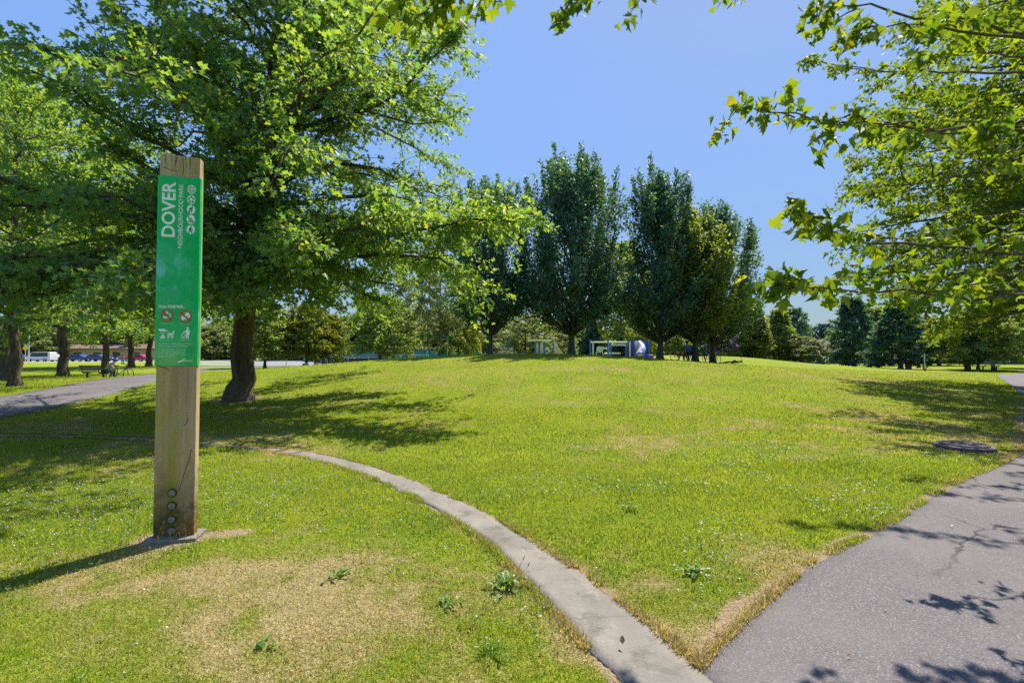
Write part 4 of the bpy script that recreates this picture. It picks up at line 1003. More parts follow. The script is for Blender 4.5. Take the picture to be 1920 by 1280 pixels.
# drying cracks, thin and slightly proud-dark grooves
for pts in ([(0.115, 0.70), (0.10, 0.62), (0.083, 0.56), (0.062, 0.49), (0.045, 0.42), (0.03, 0.37)], [(-0.12, HT-0.10), (-0.06, HT-0.12), (-0.02, HT-0.13)], [(0.02, HT-0.02), (0.025, HT-0.08), (0.022, HT-0.15)],
            [(-0.02, HT-0.01), (-0.03, HT-0.05), (-0.028, HT-0.07)], [(-0.14, 1.36), (-0.08, 1.345), (-0.05, 1.32)], [(0.09, 0.95), (0.075, 0.90), (0.06, 0.885)]):
    mb = MB()
    for (a, b) in zip(pts[:-1], pts[1:]):
        d = np.array([b[0]-a[0], b[1]-a[1]]); d /= np.linalg.norm(d); n = np.array([-d[1], d[0]])*0.0022
        q = [(a[0]+n[0], a[1]+n[1]), (b[0]+n[0]*.8, b[1]+n[1]*.8), (b[0]-n[0]*.8, b[1]-n[1]*.8), (a[0]-n[0], a[1]-n[1])]
        mb.prism(q, 'y', -PT/2-0.0006, -PT/2+0.004)
    mb.build('crack', M_CRACK, post)
# concrete plinth
mb = MB(); mb.box((-0.005, 0.0, -0.025), (PW+0.09, PT+0.16, 0.10), 0, 0.008)
mb.build('plinth', M_CONC, post)

PXM = 235.0                        # photograph pixels per metre on the sign
def uv(px, py):
    """photograph pixel on the sign -> metres across and up, in the post's own frame"""
    xl = 297-5.0*(py-332)/353.0
    return ((px-xl)/85.5-0.5)*PANW, S_TOP-(py-335)/350.0*(S_TOP-S_BOT)
S_TOP = wp(340, 335, POSTY)[2]; S_BOT = wp(335, 685.5, POSTY)[2]
YF = -PT/2-0.006
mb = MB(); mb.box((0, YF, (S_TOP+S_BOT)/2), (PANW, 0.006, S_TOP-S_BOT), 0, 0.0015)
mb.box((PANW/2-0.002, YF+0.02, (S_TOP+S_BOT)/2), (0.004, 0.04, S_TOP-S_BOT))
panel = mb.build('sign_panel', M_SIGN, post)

class Flat:
    """marks on the sign: flat shapes a millimetre thick"""
    def __init__(s, lift=0.0): s.mb = MB(); s.l = lift
    def poly(s, pts, px=True):
        q = [uv(*p) for p in pts] if px else pts
        s.mb.prism(q, 'y', YF-0.003-s.l-0.0012, YF-0.003-s.l+0.0002); return s
    def disc(s, c, r, n=28, sx=1.0): return s.poly([(c[0]+r*sx*math.cos(2*PI*k/n), c[1]+r*math.sin(2*PI*k/n)) for k in range(n)])
    def ring(s, c, r, w, n=32, a0=0, a1=2*PI):
        for k in range(n):
            a = a0+(a1-a0)*k/n; b = a0+(a1-a0)*(k+1)/n
            s.poly([(c[0]+r*math.cos(a), c[1]+r*math.sin(a)), (c[0]+r*math.cos(b), c[1]+r*math.sin(b)), (c[0]+(r-w)*math.cos(b), c[1]+(r-w)*math.sin(b)), (c[0]+(r-w)*math.cos(a), c[1]+(r-w)*math.sin(a))])
        return s
    def line(s, pts, w):
        for a, b in zip(pts[:-1], pts[1:]):
            dx, dy = b[0]-a[0], b[1]-a[1]; L = math.hypot(dx, dy)+1e-9; nx, ny = -dy/L*w/2, dx/L*w/2; ex, ey = dx/L*w*.35, dy/L*w*.35
            s.poly([(a[0]+nx-ex, a[1]+ny-ey), (b[0]+nx+ex, b[1]+ny+ey), (b[0]-nx+ex, b[1]-ny+ey), (a[0]-nx-ex, a[1]-ny-ey)])
        return s
    def build(s, name, mat, parent): return s.mb.build(name, mat, parent)

def text(name, s, px0, py0, px1, py1, mat, vertical=False, bold=0.0, lift=0.0, shear=0.0):
    """letters filling the given box of photograph pixels; vertical ones read from the bottom up"""
    cu = bpy.data.curves.new(name, 'FONT'); cu.body = s; cu.offset = bold; cu.extrude = 0.0; cu.shear = shear; cu.resolution_u = 3
    tmp = bpy.data.objects.new(name+'_tmp', cu); COL.objects.link(tmp)
    dg = bpy.context.evaluated_depsgraph_get(); me = bpy.data.meshes.new_from_object(tmp.evaluated_get(dg))
    bpy.data.objects.remove(tmp); bpy.data.curves.remove(cu); me.name = name; me.materials.clear()
    xs = [v.co.x for v in me.vertices]; ys = [v.co.y for v in me.vertices]
    x0, x1, y0, y1 = min(xs), max(xs), min(ys), max(ys)
    if vertical:
        a = uv(px0, py1); b = uv(px1, py0)     # left foot, right top
    else:
        a = uv(px0, py1); b = uv(px1, py0)
    for v in me.vertices:
        fx = (v.co.x-x0)/(x1-x0); fy = (v.co.y-y0)/(y1-y0)
        if vertical: u, w_ = b[0]*(1-fy)*0+a[0]+(b[0]-a[0])*(1-fy)*0+(b[0]-a[0])*0, 0
        if vertical:
            # the line runs upwards, letters' tops point left
            uu = b[0]-(b[0]-a[0])*fy; vv = a[1]+(b[1]-a[1])*fx
        else:
            uu = a[0]+(b[0]-a[0])*fx; vv = a[1]+(b[1]-a[1])*fy
        v.co = (uu, YF-0.0042-lift, vv)
    o = link(name, me, mat, panel)
    return o
text('lettering', 'DOVER', 304, 346, 333, 448, M_WHITE, True, 0.022)
text('lettering', 'NEIGHBOURHOOD PARK', 337, 348.5, 348, 468, M_WHITE, True, 0.004)
text('lettering', 'Please REMEMBER...', 300.5, 573.5, 353, 579, M_WHITE, False, 0.012)
# five round activity marks
f = Flat(); cx = 364
b = (364.5, 357.7); f.ring(b, 8.3, 1.3)
f.line([(b[0]-7, b[1]+3), (b[0], b[1]+0.5), (b[0]+7, b[1]-3)], 1.2); f.line([(b[0]-3, b[1]-7.5), (b[0]+0.3, b[1]), (b[0]+2.6, b[1]+7.5)], 1.2)
f.line([(b[0]-7.6, b[1]-2), (b[0]-3.5, b[1]-1.6), (b[0]-1, b[1]+3), (b[0]-1.5, b[1]+7.8)], 1.1); f.line([(b[0]+7.6, b[1]+2), (b[0]+4, b[1]+1.2), (b[0]+1.6, b[1]-2.6), (b[0]+2, b[1]-7.8)], 1.1)
f.build('ball_mark', M_WHITE, panel)
f = Flat(); b = (364, 376.5); f.ring(b, 8.3, 1.3); f.disc(b, 3.0, 5)
for k in range(5):
    a = 2*PI*k/5+0.3; f.line([(b[0]+2.8*math.cos(a), b[1]+2.8*math.sin(a)), (b[0]+5.4*math.cos(a), b[1]+5.4*math.sin(a))], 1.1)
    f.disc((b[0]+6.4*math.cos(a), b[1]+6.4*math.sin(a)), 1.9, 6)
f.build('ball_mark', M_WHITE, panel)
for (b, strokes, dots) in (
        ((363.7, 395.0), ([(-5.5, 4.5), (-2.5, 1.5), (-0.5, -1), (2, -3.5)], [(-0.5, -1), (1.5, 2), (0.5, 5.5)], [(-4, -1), (-1, -2.5), (3.5, -0.5)]), ((-3.2, 4.9, 1.7), (2.8, -5.2, 1.5))),
        ((363.3, 413.6), ([(-4, -2.5), (-1.2, 1.8), (2.2, 1.6), (4.8, 4)], [(-2, -0.2), (1, -2.2)], [(-5.5, 3.6), (-1, 4.4), (5.5, 5.2)]), ((-4.6, -4.6, 1.5),)),
        ((363.0, 432.5), ([(0.2, -3.2), (-0.4, 1.2)], [(-0.4, 1.2), (1.8, 3.4), (2.4, 6.6)], [(-0.4, 1.2), (-2.2, 4), (-4.2, 6)], [(0.2, -2.6), (3, 0), (4.2, 0.4)], [(0.2, -2.6), (-2.4, -1), (-3, 1.2)]), ((0.6, -5.6, 1.5),))):
    f = Flat(); f.disc(b, 8.4); d = f.build('activity_mark', M_WHITE, panel)
    f = Flat(0.0014)
    for st in strokes: f.line([(b[0]+x, b[1]+y) for x, y in st], 1.9)
    for x, y, rr_ in dots: f.disc((b[0]+x, b[1]+y), rr_, 12)
    f.build('figure', M_GRN2, panel)
# the two red rings
for k, b in enumerate(((316.5, 593), (353.2, 594.2))):
    f = Flat()
    if k == 0:
        f.poly([(308.5, 594.8), (321, 594.8), (321, 597.6), (308.5, 597.6)]); f.line([(317, 587.5), (319.5, 589.5), (322.5, 590.5), (324.5, 594)], 2.2); f.disc((316.6, 587), 1.9, 10)
    else:
        f.disc((347.5, 597.4), 4.0, 14, 1.1); f.disc((357.5, 592), 5.2, 16, 1.2); f.poly([(350, 599), (355, 593), (360, 594), (353, 600)])
    f.build('warning_figure', M_WHITE, panel)
    f = Flat(0.0014); f.ring(b, 12.2, 2.4, 40); f.line([(b[0]-7.6, b[1]-7.0), (b[0]+7.6, b[1]+7.4)], 2.4); f.build('warning_ring', M_RED, panel)
# hand, hourglass and leashed dog
f = Flat()
f.poly([(300, 617.5), (312, 617.5), (315, 619.5), (315, 621.5), (308, 622.5), (300, 620.5)]); f.line([(304, 624), (308.5, 628.5), (303.5, 633)], 0.9); f.line([(311.5, 624), (308.5, 628.5), (313, 633)], 0.9)
f.poly([(302.6, 632.2), (313.6, 632.2), (313, 634.5), (303, 634.5)]); f.poly([(305, 632.2), (308.3, 629.6), (311.6, 632.2)])
f.line([(315, 619), (320, 623), (325, 624.5)], 0.7)
f.poly([(318, 626), (327.5, 625.6), (328, 622), (331.5, 621.2), (332.4, 623.2), (329.8, 624.8), (329, 629), (317.8, 629)])
for x in (318.7, 320.8, 326.6, 328.6): f.line([(x, 628.6), (x-0.5, 634)], 1.3)
f.line([(318, 626.4), (316.6, 624.6)], 0.9); f.build('dog_mark', M_WHITE, panel)
# person with a litter bin
f = Flat()
f.disc((357.6, 615.6), 2.3, 14); f.poly([(355, 618.4), (360.6, 618.4), (362, 620.4), (362, 627), (360.3, 627), (360, 634.8), (357.8, 634.8), (357.6, 628), (356.9, 628), (356.7, 634.8), (354.6, 634.8), (354.6, 623.4), (349.6, 623.2), (349.2, 621.6), (354, 621)])
f.line([(345, 626.4), (346.2, 634)], 1.1); f.line([(353.2, 626.4), (352, 634)], 1.1); f.line([(346, 634.2), (352.2, 634.2)], 1.2); f.line([(345, 626.6), (347.5, 626.6)], 1); f.disc((349, 631), 1.1, 10); f.line([(347.5, 625), (350, 626.8), (350.6, 624.4)], 0.9)
f.build('litter_mark', M_WHITE, panel)
for s_, x0, y0, x1, y1 in (('No smoking in this park', 303, 606.6, 329, 608.6), ('No feeding of wildlife', 341, 607.2, 363, 609.2), ('Leash and pick up after dogs', 302, 636.2, 329, 638.2), ('Put litter in the bin', 340.5, 636.4, 364.5, 638.4),
                            ('City of Richmond Bylaw: Park and School', 300, 643.2, 364.5, 646.6), ('Grounds Bylaw, Animal Control Bylaw', 300, 647.4, 358.5, 650.8),
                            ('For more information or for general', 300, 654.2, 354, 657.2), ('inquiries call the City Service Line at', 300, 658.2, 354, 661.2), ('604-276-4000 during the day. To report', 300, 662.2, 355.5, 665.2), ('emergencies call 9-1-1', 300, 666.2, 333, 669.2)):
    text('lettering', s_, x0, y0, x1, y1, M_WHITE, False, 0.0)
text('lettering', 'Richmond', 349.5, 673.2, 367.5, 677.2, M_WHITE, False, 0.004, 0, 0.2)
f = Flat(); f.poly([(336.5, 677.6), (341, 676.6), (346, 674.6), (350, 672), (354.5, 671), (350.5, 673.6), (347.6, 676.6), (343, 678.6), (336.5, 679.4), (340, 678.2)])
f.build('emblem', M_WHITE, panel)
# four galvanised bolts, each head on its washer
for k, py in enumerate((921, 945, 970, 991)):
    z = wp(330, py, POSTY)[2]
    mb = MB(); mb.tube([(-0.013, -PT/2+0.002, z), (-0.013, -PT/2-0.004, z)], 0.034, 24)
    w_ = mb.build('bolt', M_DARKST, post)
    mb = MB(); mb.tube([(-0.013, -PT/2-0.003, z), (-0.013, -PT/2-0.012, z), (-0.013, -PT/2-0.015, z)], [0.026, 0.025, 0.018], 24)
    mb.build('bolt_head', M_STEEL, w_, smooth=True)
# ------------------------------------------------------------------ manhole
M_IRON = paint('old_iron', (0.050, 0.042, 0.062), 0.7, 0.3, var=0.35, scale=30, bump=0.004)
M_CONC2 = paint('grey_cast_concrete', (0.10, 0.085, 0.105), 0.9, var=0.25, scale=20, bump=0.004)
x, y = gp(1808, 840)
mh = empty('manhole', (x, y, float(terr(x, y))), 0.2, 'dark round manhole cover on a raised concrete collar in the grass beside the asphalt', 'manhole')
mb = MB(); mb.tube([(0, 0, -0.05), (0, 0, 0.045), (0, 0, 0.055)], [0.37, 0.36, 0.345], 40); mb.build('collar', M_CONC2, mh)
mb = MB(); mb.tube([(0, 0, 0.05), (0, 0, 0.068)], [0.30, 0.295], 40)
for a in range(8):
    mb.box((0.19*math.cos(a*PI/4), 0.19*math.sin(a*PI/4), 0.070), (0.20, 0.022, 0.008), a*PI/4)
mb.torus((0, 0, 0.068), (0, 0, 1), 0.27, 0.008, 32, 6); mb.build('lid', M_IRON, mh)

# ------------------------------------------------------------------ people
SKIN = paint('skin', (0.50, 0.30, 0.21), 0.55, var=0.05)
def fabric(name, c): return paint('cloth_'+name, c, 0.85, var=0.1, scale=12, spec=0.2)
HAIRM = paint('dark_hair', (0.03, 0.022, 0.018), 0.6)
def skinmesh(name, verts, edges, radii, mat, parent, sub=1):
    me = bpy.data.meshes.new(name+'_sk'); me.from_pydata([tuple(v) for v in verts], edges, [])
    o = bpy.data.objects.new(name+'_sk', me); COL.objects.link(o)
    md = o.modifiers.new('s', 'SKIN'); sv = me.skin_vertices[0].data
    for k, r_ in enumerate(radii): sv[k].radius = (r_, r_) if not hasattr(r_, '__len__') else r_; sv[k].use_root = (k == 0)
    md.use_smooth_shade = True
    ss = o.modifiers.new('u', 'SUBSURF'); ss.levels = sub; ss.render_levels = sub
    dg = bpy.context.evaluated_depsgraph_get(); m2_ = bpy.data.meshes.new_from_object(o.evaluated_get(dg)); m2_.name = name
    bpy.data.objects.remove(o); m2_.materials.clear()
    return link(name, m2_, mat, parent)
def person(loc, rz, J, label, shirt, trousers, helmet=None, group=None, hair=True):
    """J: joints in the person's own frame, facing +y"""
    e = empty('person', loc, rz, label, 'person', group)
    V = {k: np.array(v, float) for k, v in J.items()}
    names = ['pelvis', 'waist', 'chest', 'neck', 'head', 'crown', 'shL', 'elL', 'wrL', 'haL', 'shR', 'elR', 'wrR', 'haR', 'hipL', 'knL', 'anL', 'toL', 'hipR', 'knR', 'anR', 'toR']
    rad = dict(pelvis=.115, waist=.11, chest=.125, neck=.05, head=.085, crown=.07, shL=.055, elL=.042, wrL=.03, haL=.032, hipL=.085, knL=.058, anL=.038, toL=.034)
    for k in list(rad): 
        if k.endswith('L'): rad[k[:-1]+'R'] = rad[k]
    E = [('pelvis', 'waist'), ('waist', 'chest'), ('chest', 'neck'), ('neck', 'head'), ('head', 'crown'), ('chest', 'shL'), ('shL', 'elL'), ('elL', 'wrL'), ('wrL', 'haL'), ('chest', 'shR'), ('shR', 'elR'), ('elR', 'wrR'), ('wrR', 'haR'),
         ('pelvis', 'hipL'), ('hipL', 'knL'), ('knL', 'anL'), ('anL', 'toL'), ('pelvis', 'hipR'), ('hipR', 'knR'), ('knR', 'anR'), ('anR', 'toR')]
    sc = J.get('_s', 1.0) if not isinstance(J.get('_s'), (list, tuple, np.ndarray)) else 1.0
    skinmesh('body', [V[n] for n in names], [(names.index(a), names.index(b)) for a, b in E], [rad[n]*0.93 for n in names], SKIN, e)
    sn = ['pelvis', 'waist', 'chest', 'shL', 'elL', 'shR', 'elR']
    skinmesh('shirt', [V[n] for n in sn], [(0, 1), (1, 2), (2, 3), (3, 4), (2, 5), (5, 6)], [rad[n]+0.022 for n in sn], shirt, e)
    tn = ['pelvis', 'hipL', 'knL', 'anL', 'hipR', 'knR', 'anR']
    skinmesh('trousers', [V[n] for n in tn], [(0, 1), (1, 2), (2, 3), (0, 4), (4, 5), (5, 6)], [rad[n]+0.02 for n in tn], trousers, e)
    h = (V['head']+V['crown'])/2
    if helmet is not None:
        mb = MB(); mb.ball((h[0], h[1]-0.005, h[2]+0.05), 0.135, 14, (0.95, 1.15, 0.8)); mb.build('helmet', helmet, e, smooth=True)
    else:
        mb = MB(); mb.ball((h[0], h[1]-0.025, h[2]+0.045), 0.105, 12, (0.95, 1.0, 0.95)); mb.build('hair', HAIRM, e, smooth=True)
    for s_ in 'LR':
        mb = MB(); a = V['an'+s_]; t = V['to'+s_]; mb.tube([a+np.array([0, -.05, -.03]), (a+t)/2+np.array([0, 0, -.02]), t+np.array([0, .02, -.0])], [.05, .05, .036], 8)
        mb.build('shoe', HAIRM, e)
    return e
def stand(s=1.0, step=0.12):
    J = dict(pelvis=(0, 0, .95), waist=(0, 0, 1.1), chest=(0, 0, 1.32), neck=(0, 0, 1.47), head=(0, .01, 1.56), crown=(0, .0, 1.66), shL=(-.19, 0, 1.40), elL=(-.24, -.02, 1.12), wrL=(-.24, .08, .88), haL=(-.23, .1, .80),
             shR=(.19, 0, 1.40), elR=(.24, -.04, 1.12), wrR=(.25, .04, .88), haR=(.24, .06, .80), hipL=(-.1, 0, .9), knL=(-.11, step, .5), anL=(-.11, step*0.8, .09), toL=(-.12, step+.16, .04), hipR=(.1, 0, .9), knR=(.11, -step*.3, .5), anR=(.11, -step, .09), toR=(.12, -step+.2, .04))
    return {k: tuple(np.array(v)*s) for k, v in J.items()}
def sit(s=1.0, lean=0.25, arms=0.5):
    J = dict(pelvis=(0, 0, .55), waist=(0, lean*.35, .70), chest=(0, lean*.9, .90), neck=(0, lean*1.15, 1.04), head=(0, lean*1.35+.02, 1.12), crown=(0, lean*1.45, 1.22), shL=(-.18, lean*.95, .97), elL=(-.25, lean+.16, .74), wrL=(-.16, lean+.38, .70), haL=(-.12, lean+.45, .70),
             shR=(.18, lean*.95, .97), elR=(.25, lean+.16, .74), wrR=(.16, lean+.38, .70), haR=(.12, lean+.45, .70), hipL=(-.1, .04, .53), knL=(-.14, .46, .52), anL=(-.14, .44, .10), toL=(-.15, .60, .05), hipR=(.1, .04, .53), knR=(.14, .46, .52), anR=(.14, .36, .10), toR=(.15, .52, .05))
    return {k: tuple(np.array(v)*s) for k, v in J.items()}

# ------------------------------------------------------------------ bench by the side path, rider and scooter
M_SLAT = paint('bench_timber', (0.16, 0.115, 0.07), 0.8, var=0.3, scale=14)
M_BLACK = paint('black_metal', (0.025, 0.025, 0.028), 0.5, 0.4)
M_BLUE = paint('blue_paint', (0.03, 0.14, 0.55), 0.4); M_WPAINT = paint('white_paint', (0.72, 0.74, 0.78), 0.5, var=0.06)
M_PURP = paint('purple_paint', (0.10, 0.07, 0.45), 0.45); M_CREAM = paint('cream_plastic', (0.62, 0.52, 0.36), 0.5); M_LILAC = paint('pale_lilac_plastic', (0.55, 0.55, 0.72), 0.4)
M_HELM = paint('helmet_shell', (0.05, 0.06, 0.42), 0.35)
def bench(loc, rz, label, L=1.5, wood=M_SLAT, group=None):
    e = empty('park_bench', loc, rz, label, 'bench', group)
    mb = MB()
    for k in range(3): mb.box((0, -0.16+0.15*k, 0.45), (L, 0.12, 0.045), 0, 0.006)
    mb.build('seat', wood, e)
    mb = MB()
    for k in range(2): mb.box((0, 0.27+0.03*k, 0.62+0.15*k), (L, 0.04, 0.12), 0, 0.006)
    mb.build('backrest', wood, e)
    for sx in (-1, 1):
        mb = MB(); xx = sx*L*0.38
        mb.box((xx, -0.02, 0.212), (0.07, 0.07, 0.424)); mb.box((xx, 0.0, 0.40), (0.05, 0.42, 0.05)); mb.tube([(xx, 0.22, 0.40), (xx, 0.32, 0.84)], 0.022, 6)
        mb.build('leg', M_BLACK, e)
    return e
bx, by = gp(178, 707.5)
bench((bx, by, 0), R(168), 'dark timber bench on the grass edge of the side path under the oaks')
e = person((bx+0.62, by-0.12, 0), R(-75), sit(0.93, 0.40), 'person in a grey top and blue helmet bent forward on the bench end', fabric('grey', (0.30, 0.31, 0.34)), fabric('navy', (0.03, 0.035, 0.07)), M_HELM)
def bicycle(loc, rz, label, frame, tilt=0.0, s=1.0, group=None):
    e = empty('bicycle', loc, rz, label, 'bicycle', group); e.scale = (s,)*3; e.rotation_euler = (tilt, 0, rz)
    for xw in (-0.52, 0.52):
        mb = MB(); mb.torus((xw, 0, 0.34), (0, 1, 0), 0.32, 0.022, 24, 6); w_ = mb.build('wheel', M_BLACK, e)
        mb = MB()
        for a in range(8): mb.tube([(xw, 0, .34), (xw+0.31*math.cos(a*PI/4), 0, .34+0.31*math.sin(a*PI/4))], 0.004, 4)
        mb.build('spokes', M_STEEL, w_)
    mb = MB()
    for a, b in (((-.52, 0, .34), (-.12, 0, .32)), ((-.52, 0, .34), (-.22, 0, .74)), ((-.12, 0, .32), (-.22, 0, .80)), ((-.2, 0, .70), (.36, 0, .76)), ((-.12, 0, .32), (.36, 0, .70)), ((.52, 0, .34), (.36, 0, .72)), ((.36, 0, .72), (.33, 0, .92))): mb.tube([a, b], 0.02, 6)
    mb.build('frame', frame, e)
    mb = MB(); mb.tube([(.25, -.26, .95), (.34, -.1, .93), (.34, .1, .93), (.25, .26, .95)], 0.014, 6); mb.build('handlebar', M_BLACK, e)
    mb = MB(); mb.prism([(-.36, -.02), (-.36, .02), (-.22, .07), (-.1, .03), (-.1, -.03), (-.22, -.07)][::-1], 'z', .80, .86); mb.build('saddle', M_BLACK, e)
    return e
bicycle((bx+1.45, by-0.05, 0), R(80), 'dark bicycle standing upright in front of the helmeted person at the bench', M_BLACK, 0.05, 0.95)

# ------------------------------------------------------------------ picnic table and its party on the mound
M_ORANGE = paint('orange_paint', (0.70, 0.16, 0.02), 0.5); M_GREYT = paint('grey_timber', (0.12, 0.11, 0.12), 0.8)
d = 30.6; px_, py_ = (1297-960)/F*d, d
e = empty('picnic_table', on(px_, py_), R(8), 'dark picnic table in the shade under the right hand maples', 'table')
mb = MB()
for k in range(4): mb.box((0, -.30+.2*k, .74), (1.75, .18, .05))
mb.build('tabletop', M_GREYT, e)
for s_ in (-1, 1):
    mb = MB(); mb.box((0, s_*.66, .44), (1.75, .26, .05)); mb.build('seat', M_GREYT, e)
for s_ in (-1, 1):
    mb = MB()
    for t_ in (-1, 1): mb.tube([(s_*.6, t_*.62, 0), (s_*.6, t_*.22, .71)], .045, 6)
    mb.box((s_*.6, 0, .40), (.06, 1.5, .08)); mb.build('leg', M_GREYT, e)
person(on(px_-.42, py_-.70), R(5), sit(1, .22), 'person in a blue shirt with dark hair at the left of the picnic table', fabric('blue', (0.07, 0.16, 0.40)), fabric('dark', (0.03, 0.03, 0.05)))
person(on(px_+.30, py_+.70), R(184), sit(1, .2), 'person in a slate blue top across the picnic table', fabric('slate', (0.10, 0.15, 0.28)), fabric('dark2', (0.04, 0.04, 0.05)))
bicycle(on(px_-.95, py_-.65), R(10), 'orange bicycle leaning at the left end of the picnic table', M_ORANGE, R(8), 0.8)
bicycle(on(px_+.85, py_-1.05), R(20), 'dark bicycle leaning at the right end of the picnic table', M_BLACK, R(-9), 0.85)
d = 30.0; bicycle(on((1362-960)/F*d, d, 0.07), R(25), 'bicycle lying flat in the tree shade right of the dark maples', M_BLACK, R(78), 0.95)

# ------------------------------------------------------------------ playground behind the mound
def P3(px, py, d): return wp(px, py, d)
d = 43.0
e = empty('climbing_frame', atpx(1012, d), 0, 'blue and white climbing frame with a roof beam behind the mound', 'play frame'); ox, oy, oz = e.location
def lx(px): return (px-960)/F*d-ox
def lz(py): return float(wp(960, py, d)[2])-oz
for px in (1003.5, 1011, 1020.5, 1037.5):
    mb = MB(); mb.box((lx(px), 0, lz(641)/2), (.13, .13, lz(641)), 0, .01); mb.build('post', M_BLUE, e)
mb = MB(); mb.box((lx(1011), 0, lz(638.5)+.02), (lx(1033)-lx(990), .5, .12), 0, .02); mb.build('roof_beam', M_WPAINT, e)
for a, b in ((1005, 1009.6), (1013, 1018.6)):
    mb = MB()
    for k in range(3): mb.box((lx(a)+(k+.5)*(lx(b)-lx(a))/3, .02, lz(652)), ((lx(b)-lx(a))/3-.02, .05, lz(642)-lz(661)))
    mb.build('panel', M_WPAINT, e)
mb = MB(); mb.tube([(lx(1022), .3, lz(655)), (lx(1028), .3, lz(653)), (lx(1031), .3, lz(660))], .06, 8); mb.build('seat', M_WPAINT, e)
e = empty('slide', atpx(1047, d), 0, 'cream coloured little slide right of the blue and white climbing frame', 'slide'); ox, oy, oz = e.location
mb = MB(); mb.prism([(lx(1038), lz(648)), (lx(1045), lz(648)), (lx(1056.5), lz(663.5)), (lx(1038), lz(663.5))], 'y', -.35, .35); mb.build('chute', M_CREAM, e)
mb = MB(); mb.box((lx(1041), .3, lz(645)), (.06, .05, .5)); mb.tube([(lx(1040), .3, lz(643)), (lx(1046), .3, lz(648))], .03, 6); mb.build('handrail', M_WPAINT, e)
d = 40.0
e = empty('ring_ladder', atpx(1142, d), 0, 'white overhead beam on blue posts with hanging rings behind the mound', 'play frame'); ox, oy, oz = e.location; 
for px, top, mt_ in ((1108, 636, M_BLUE), (1112, 640, M_WPAINT), (1138.5, 636, M_BLUE), (1142.5, 638, M_WPAINT), (1147, 639, M_BLUE), (1175.5, 637, M_BLUE), (1179, 640, M_WPAINT)):
    mb = MB(); mb.cyl((lx(px), .35*((int(px*2) % 3)-1), -.1), .06, lz(top)+.1, 10); mb.build('post', mt_, e)
mb = MB(); mb.tube([(lx(1108), 0, lz(641.3)), (lx(1176), 0, lz(641.3))], .055, 8); mb.build('beam', M_WPAINT, e)
for k in range(5):
    mb = MB(); c_ = (lx(1151.5+4.9*k), 0, lz(645.6)); mb.torus(c_, (0.3, 1, 0), .095, .022, 16, 6); mb.tube([(c_[0], 0, lz(641.3)), (c_[0], 0, c_[2]+.09)], .012, 5); mb.build('ring', M_WPAINT, e)
mb = MB(); mb.tube([(lx(1124.5), -.05, lz(655)), (lx(1124.5), .05, lz(655))], .27, 24); mb.build('disc_panel', M_WPAINT, e)
mb = MB(); mb.tube([(lx(1129), 0, lz(656)), (lx(1131), 0, lz(667))], .04, 6); mb.tube([(lx(1120), 0, lz(656)), (lx(1118), 0, lz(667))], .04, 6); mb.build('leg', M_WPAINT, e)
mb = MB(); mb.box((lx(1157), .9, lz(662)), (.95, .1, .14)); mb.build('balance_bar', M_WPAINT, e)
e = empty('slide_tower', atpx(1199, d), 0, 'blue play tower with a pale curved tube slide behind the mound', 'play tower'); ox, oy, oz = e.location
for px in (1177.5, 1191.5, 1207, 1217.5):
    mb = MB(); mb.cyl((lx(px), .5 if px < 1200 else .2, -.1), .075, lz(638)+.1, 10); mb.build('post', M_BLUE, e)
mb = MB()
for k in range(5): mb.tube([(lx(1182), .3, lz(668-5*k)), (lx(1190), .3, lz(668-5*k))], .04, 6)
mb.box((lx(1186), .42, lz(655)), (.30, .05, lz(640)-lz(672))); mb.build('ladder', M_PURP, e)
mb = MB(); mb.box((lx(1212), .35, lz(655)), (lx(1217)-lx(1207), .06, lz(640)-lz(670))); mb.build('side_panel', M_BLUE, e)
mb = MB(); mb.box((lx(1200), .55, lz(647)), (lx(1208)-lx(1192), .06, lz(639)-lz(655))); mb.build('back_panel', M_LILAC, e)
pts = [np.array([lx(px), yy, lz(py)]) for px, py, yy in ((1199, 643, .35), (1203, 648, .1), (1203, 654, -.25), (1199, 659, -.45), (1195, 663, -.55), (1195.5, 668, -.75))]
mb = MB(); mb.tube([pts[0]+(pts[1]-pts[0])*0]+pts[1:], [.26, .28, .28, .28, .28, .28], 14); mb.build('tube_slide', M_LILAC, e, smooth=True)
mb = MB(); mb.torus((lx(1196), -.78, lz(667.5)), (0, 1, .15), .31, .06, 24, 8); mb.build('tube_rim', M_BLUE, e)
mb = MB(); mb.box((lx(1214), -.6, lz(668)), (.5, .5, .25), .3, .04); mb.build('step', M_PURP, e)
d = 55.0
M_BLEACH = paint('aluminium_seating', (0.52, 0.52, 0.56), 0.4, 0.3)
e = empty('bleachers', atpx(942, d), R(-12), 'low grey bleachers with a blue rail beyond the mound', 'bleachers'); ox, oy, oz = e.location
for k in range(4):
    mb = MB(); mb.box((0, k*.5, oz*0+.45+.3*k), (1.75, .38, .06)); mb.box((0, k*.5+.2, .3+.3*k), (1.75, .03, .26)); mb.build('tier', M_BLEACH, e)
mb = MB()
for s_ in (-.85, 0, .85): mb.tube([(s_, 1.6, 0), (s_, 1.6, 1.9)], .03, 6); mb.tube([(s_, -.1, 0), (s_, 1.6, 1.35)], .03, 6)
mb.build('frame', M_STEEL, e)
mb = MB(); mb.tube([(-.9, 1.65, 1.85), (.9, 1.65, 1.85)], .05, 6); mb.build('rail', M_BLUE, e)

